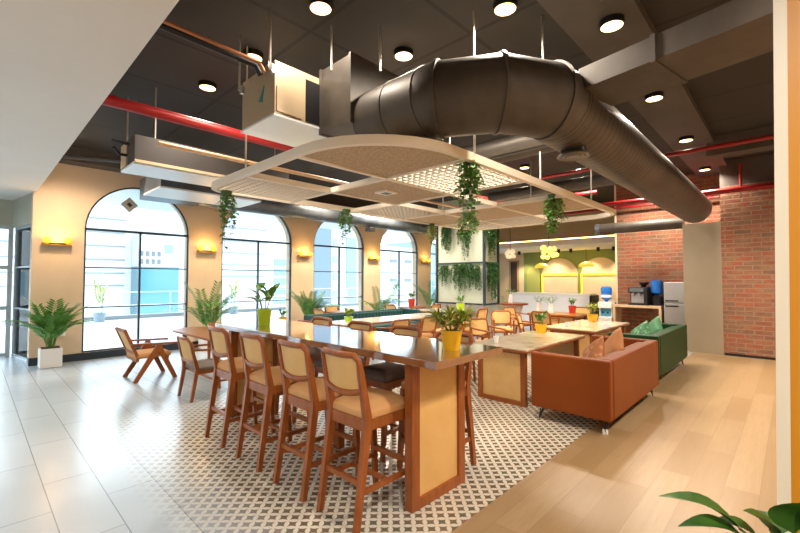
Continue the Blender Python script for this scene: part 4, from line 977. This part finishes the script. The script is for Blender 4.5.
for i in range(n):
    j=(i+1)%n
    bm.faces.new([V[0][i],V[0][j],V[1][j],V[1][i]]); bm.faces.new([V[2][i],V[3][i],V[3][j],V[2][j]]); bm.faces.new([V[0][i],V[2][i],V[2][j],V[0][j]]); bm.faces.new([V[1][i],V[1][j],V[3][j],V[3][i]])
obj('rim_frame',bm,CANOPY,t)
bm=BM()
for x in cxs[1:-1]: box(bm,x-.025,x+.025,cys[0]+.05,cys[-1]-.05,.005,.07)
for y in cys[1:-1]: box(bm,cxs[0]+.05,cxs[-1]-.05,y-.025,y+.025,.006,.069)
obj('cross_bar',bm,CANOPY,t)
def clip(p,q0,q1):
    return p
def cell_poly(i,j):
    x0,x1,y0,y1=cxs[i],cxs[i+1],cys[j],cys[j+1]
    x0+=.03;x1-=.03;y0+=.03;y1-=.03
    r=[0.001]*4
    if i==0 and j==0: r[0]=RS[0]
    if i==2 and j==0: r[1]=RS[1]-.04
    if i==2 and j==4: r[2]=RS[2]-.04
    if i==0 and j==4: r[3]=RS[3]-.04
    return rrect(x0,x1,y0,y1,r)
for i,j in((2,0),(1,1),(2,3),(1,3),(0,3)):
    p=obj('board_panel',prism(BM(),cell_poly(i,j),'z',.02,.045),BOARD,t)
    if (i,j)==(1,1):
        d=obj('diamond_vent',B(-.11,.11,-.11,.11,.0,.02),CANOPY,p); d.location=((cxs[1]+cxs[2])/2,(cys[1]+cys[2])/2-.1,0); obj('vent_slot',B(-.05,.05,-.06,.06,-.004,0),BLACK,p).location=((cxs[1]+cxs[2])/2,(cys[1]+cys[2])/2-.1,0)
LATT=mat('white_lattice',(.58,.53,.45),.5)
for i,j in((0,0),(2,1),(0,2),(1,4),(0,4)):
    bm=BM(); x0,x1,y0,y1=cxs[i]+.03,cxs[i+1]-.03,cys[j]+.03,cys[j+1]-.03; n=12
    if (i,j)==(0,0): x0+=.08; y0+=.08
    for k in range(n+1):
        x=x0+(x1-x0)*k/n; box(bm,x-.011,x+.011,y0,y1,.015,.06); y=y0+(y1-y0)*k/n; box(bm,x0,x1,y-.011,y+.011,.018,.058)
    obj('lattice_panel',bm,LATT,t)

# ------------------------------------------------------------------ daylight
w=bpy.data.worlds.new('world'); S.world=w; w.use_nodes=True
bg=w.node_tree.nodes['Background']; bg.inputs[0].default_value=(.80,.91,1,1); bg.inputs[1].default_value=5.0

S.view_settings.view_transform='Standard'; S.view_settings.look='None'; S.view_settings.gamma=1; S.view_settings.use_curve_mapping=False
S.view_settings.exposure=0.95
S.cycles.max_bounces=8; S.cycles.diffuse_bounces=5; S.cycles.glossy_bounces=4; S.cycles.transparent_max_bounces=12
S.cycles.use_denoising=True; S.cycles.sample_clamp_indirect=6; S.cycles.caustics_reflective=False; S.cycles.caustics_refractive=False
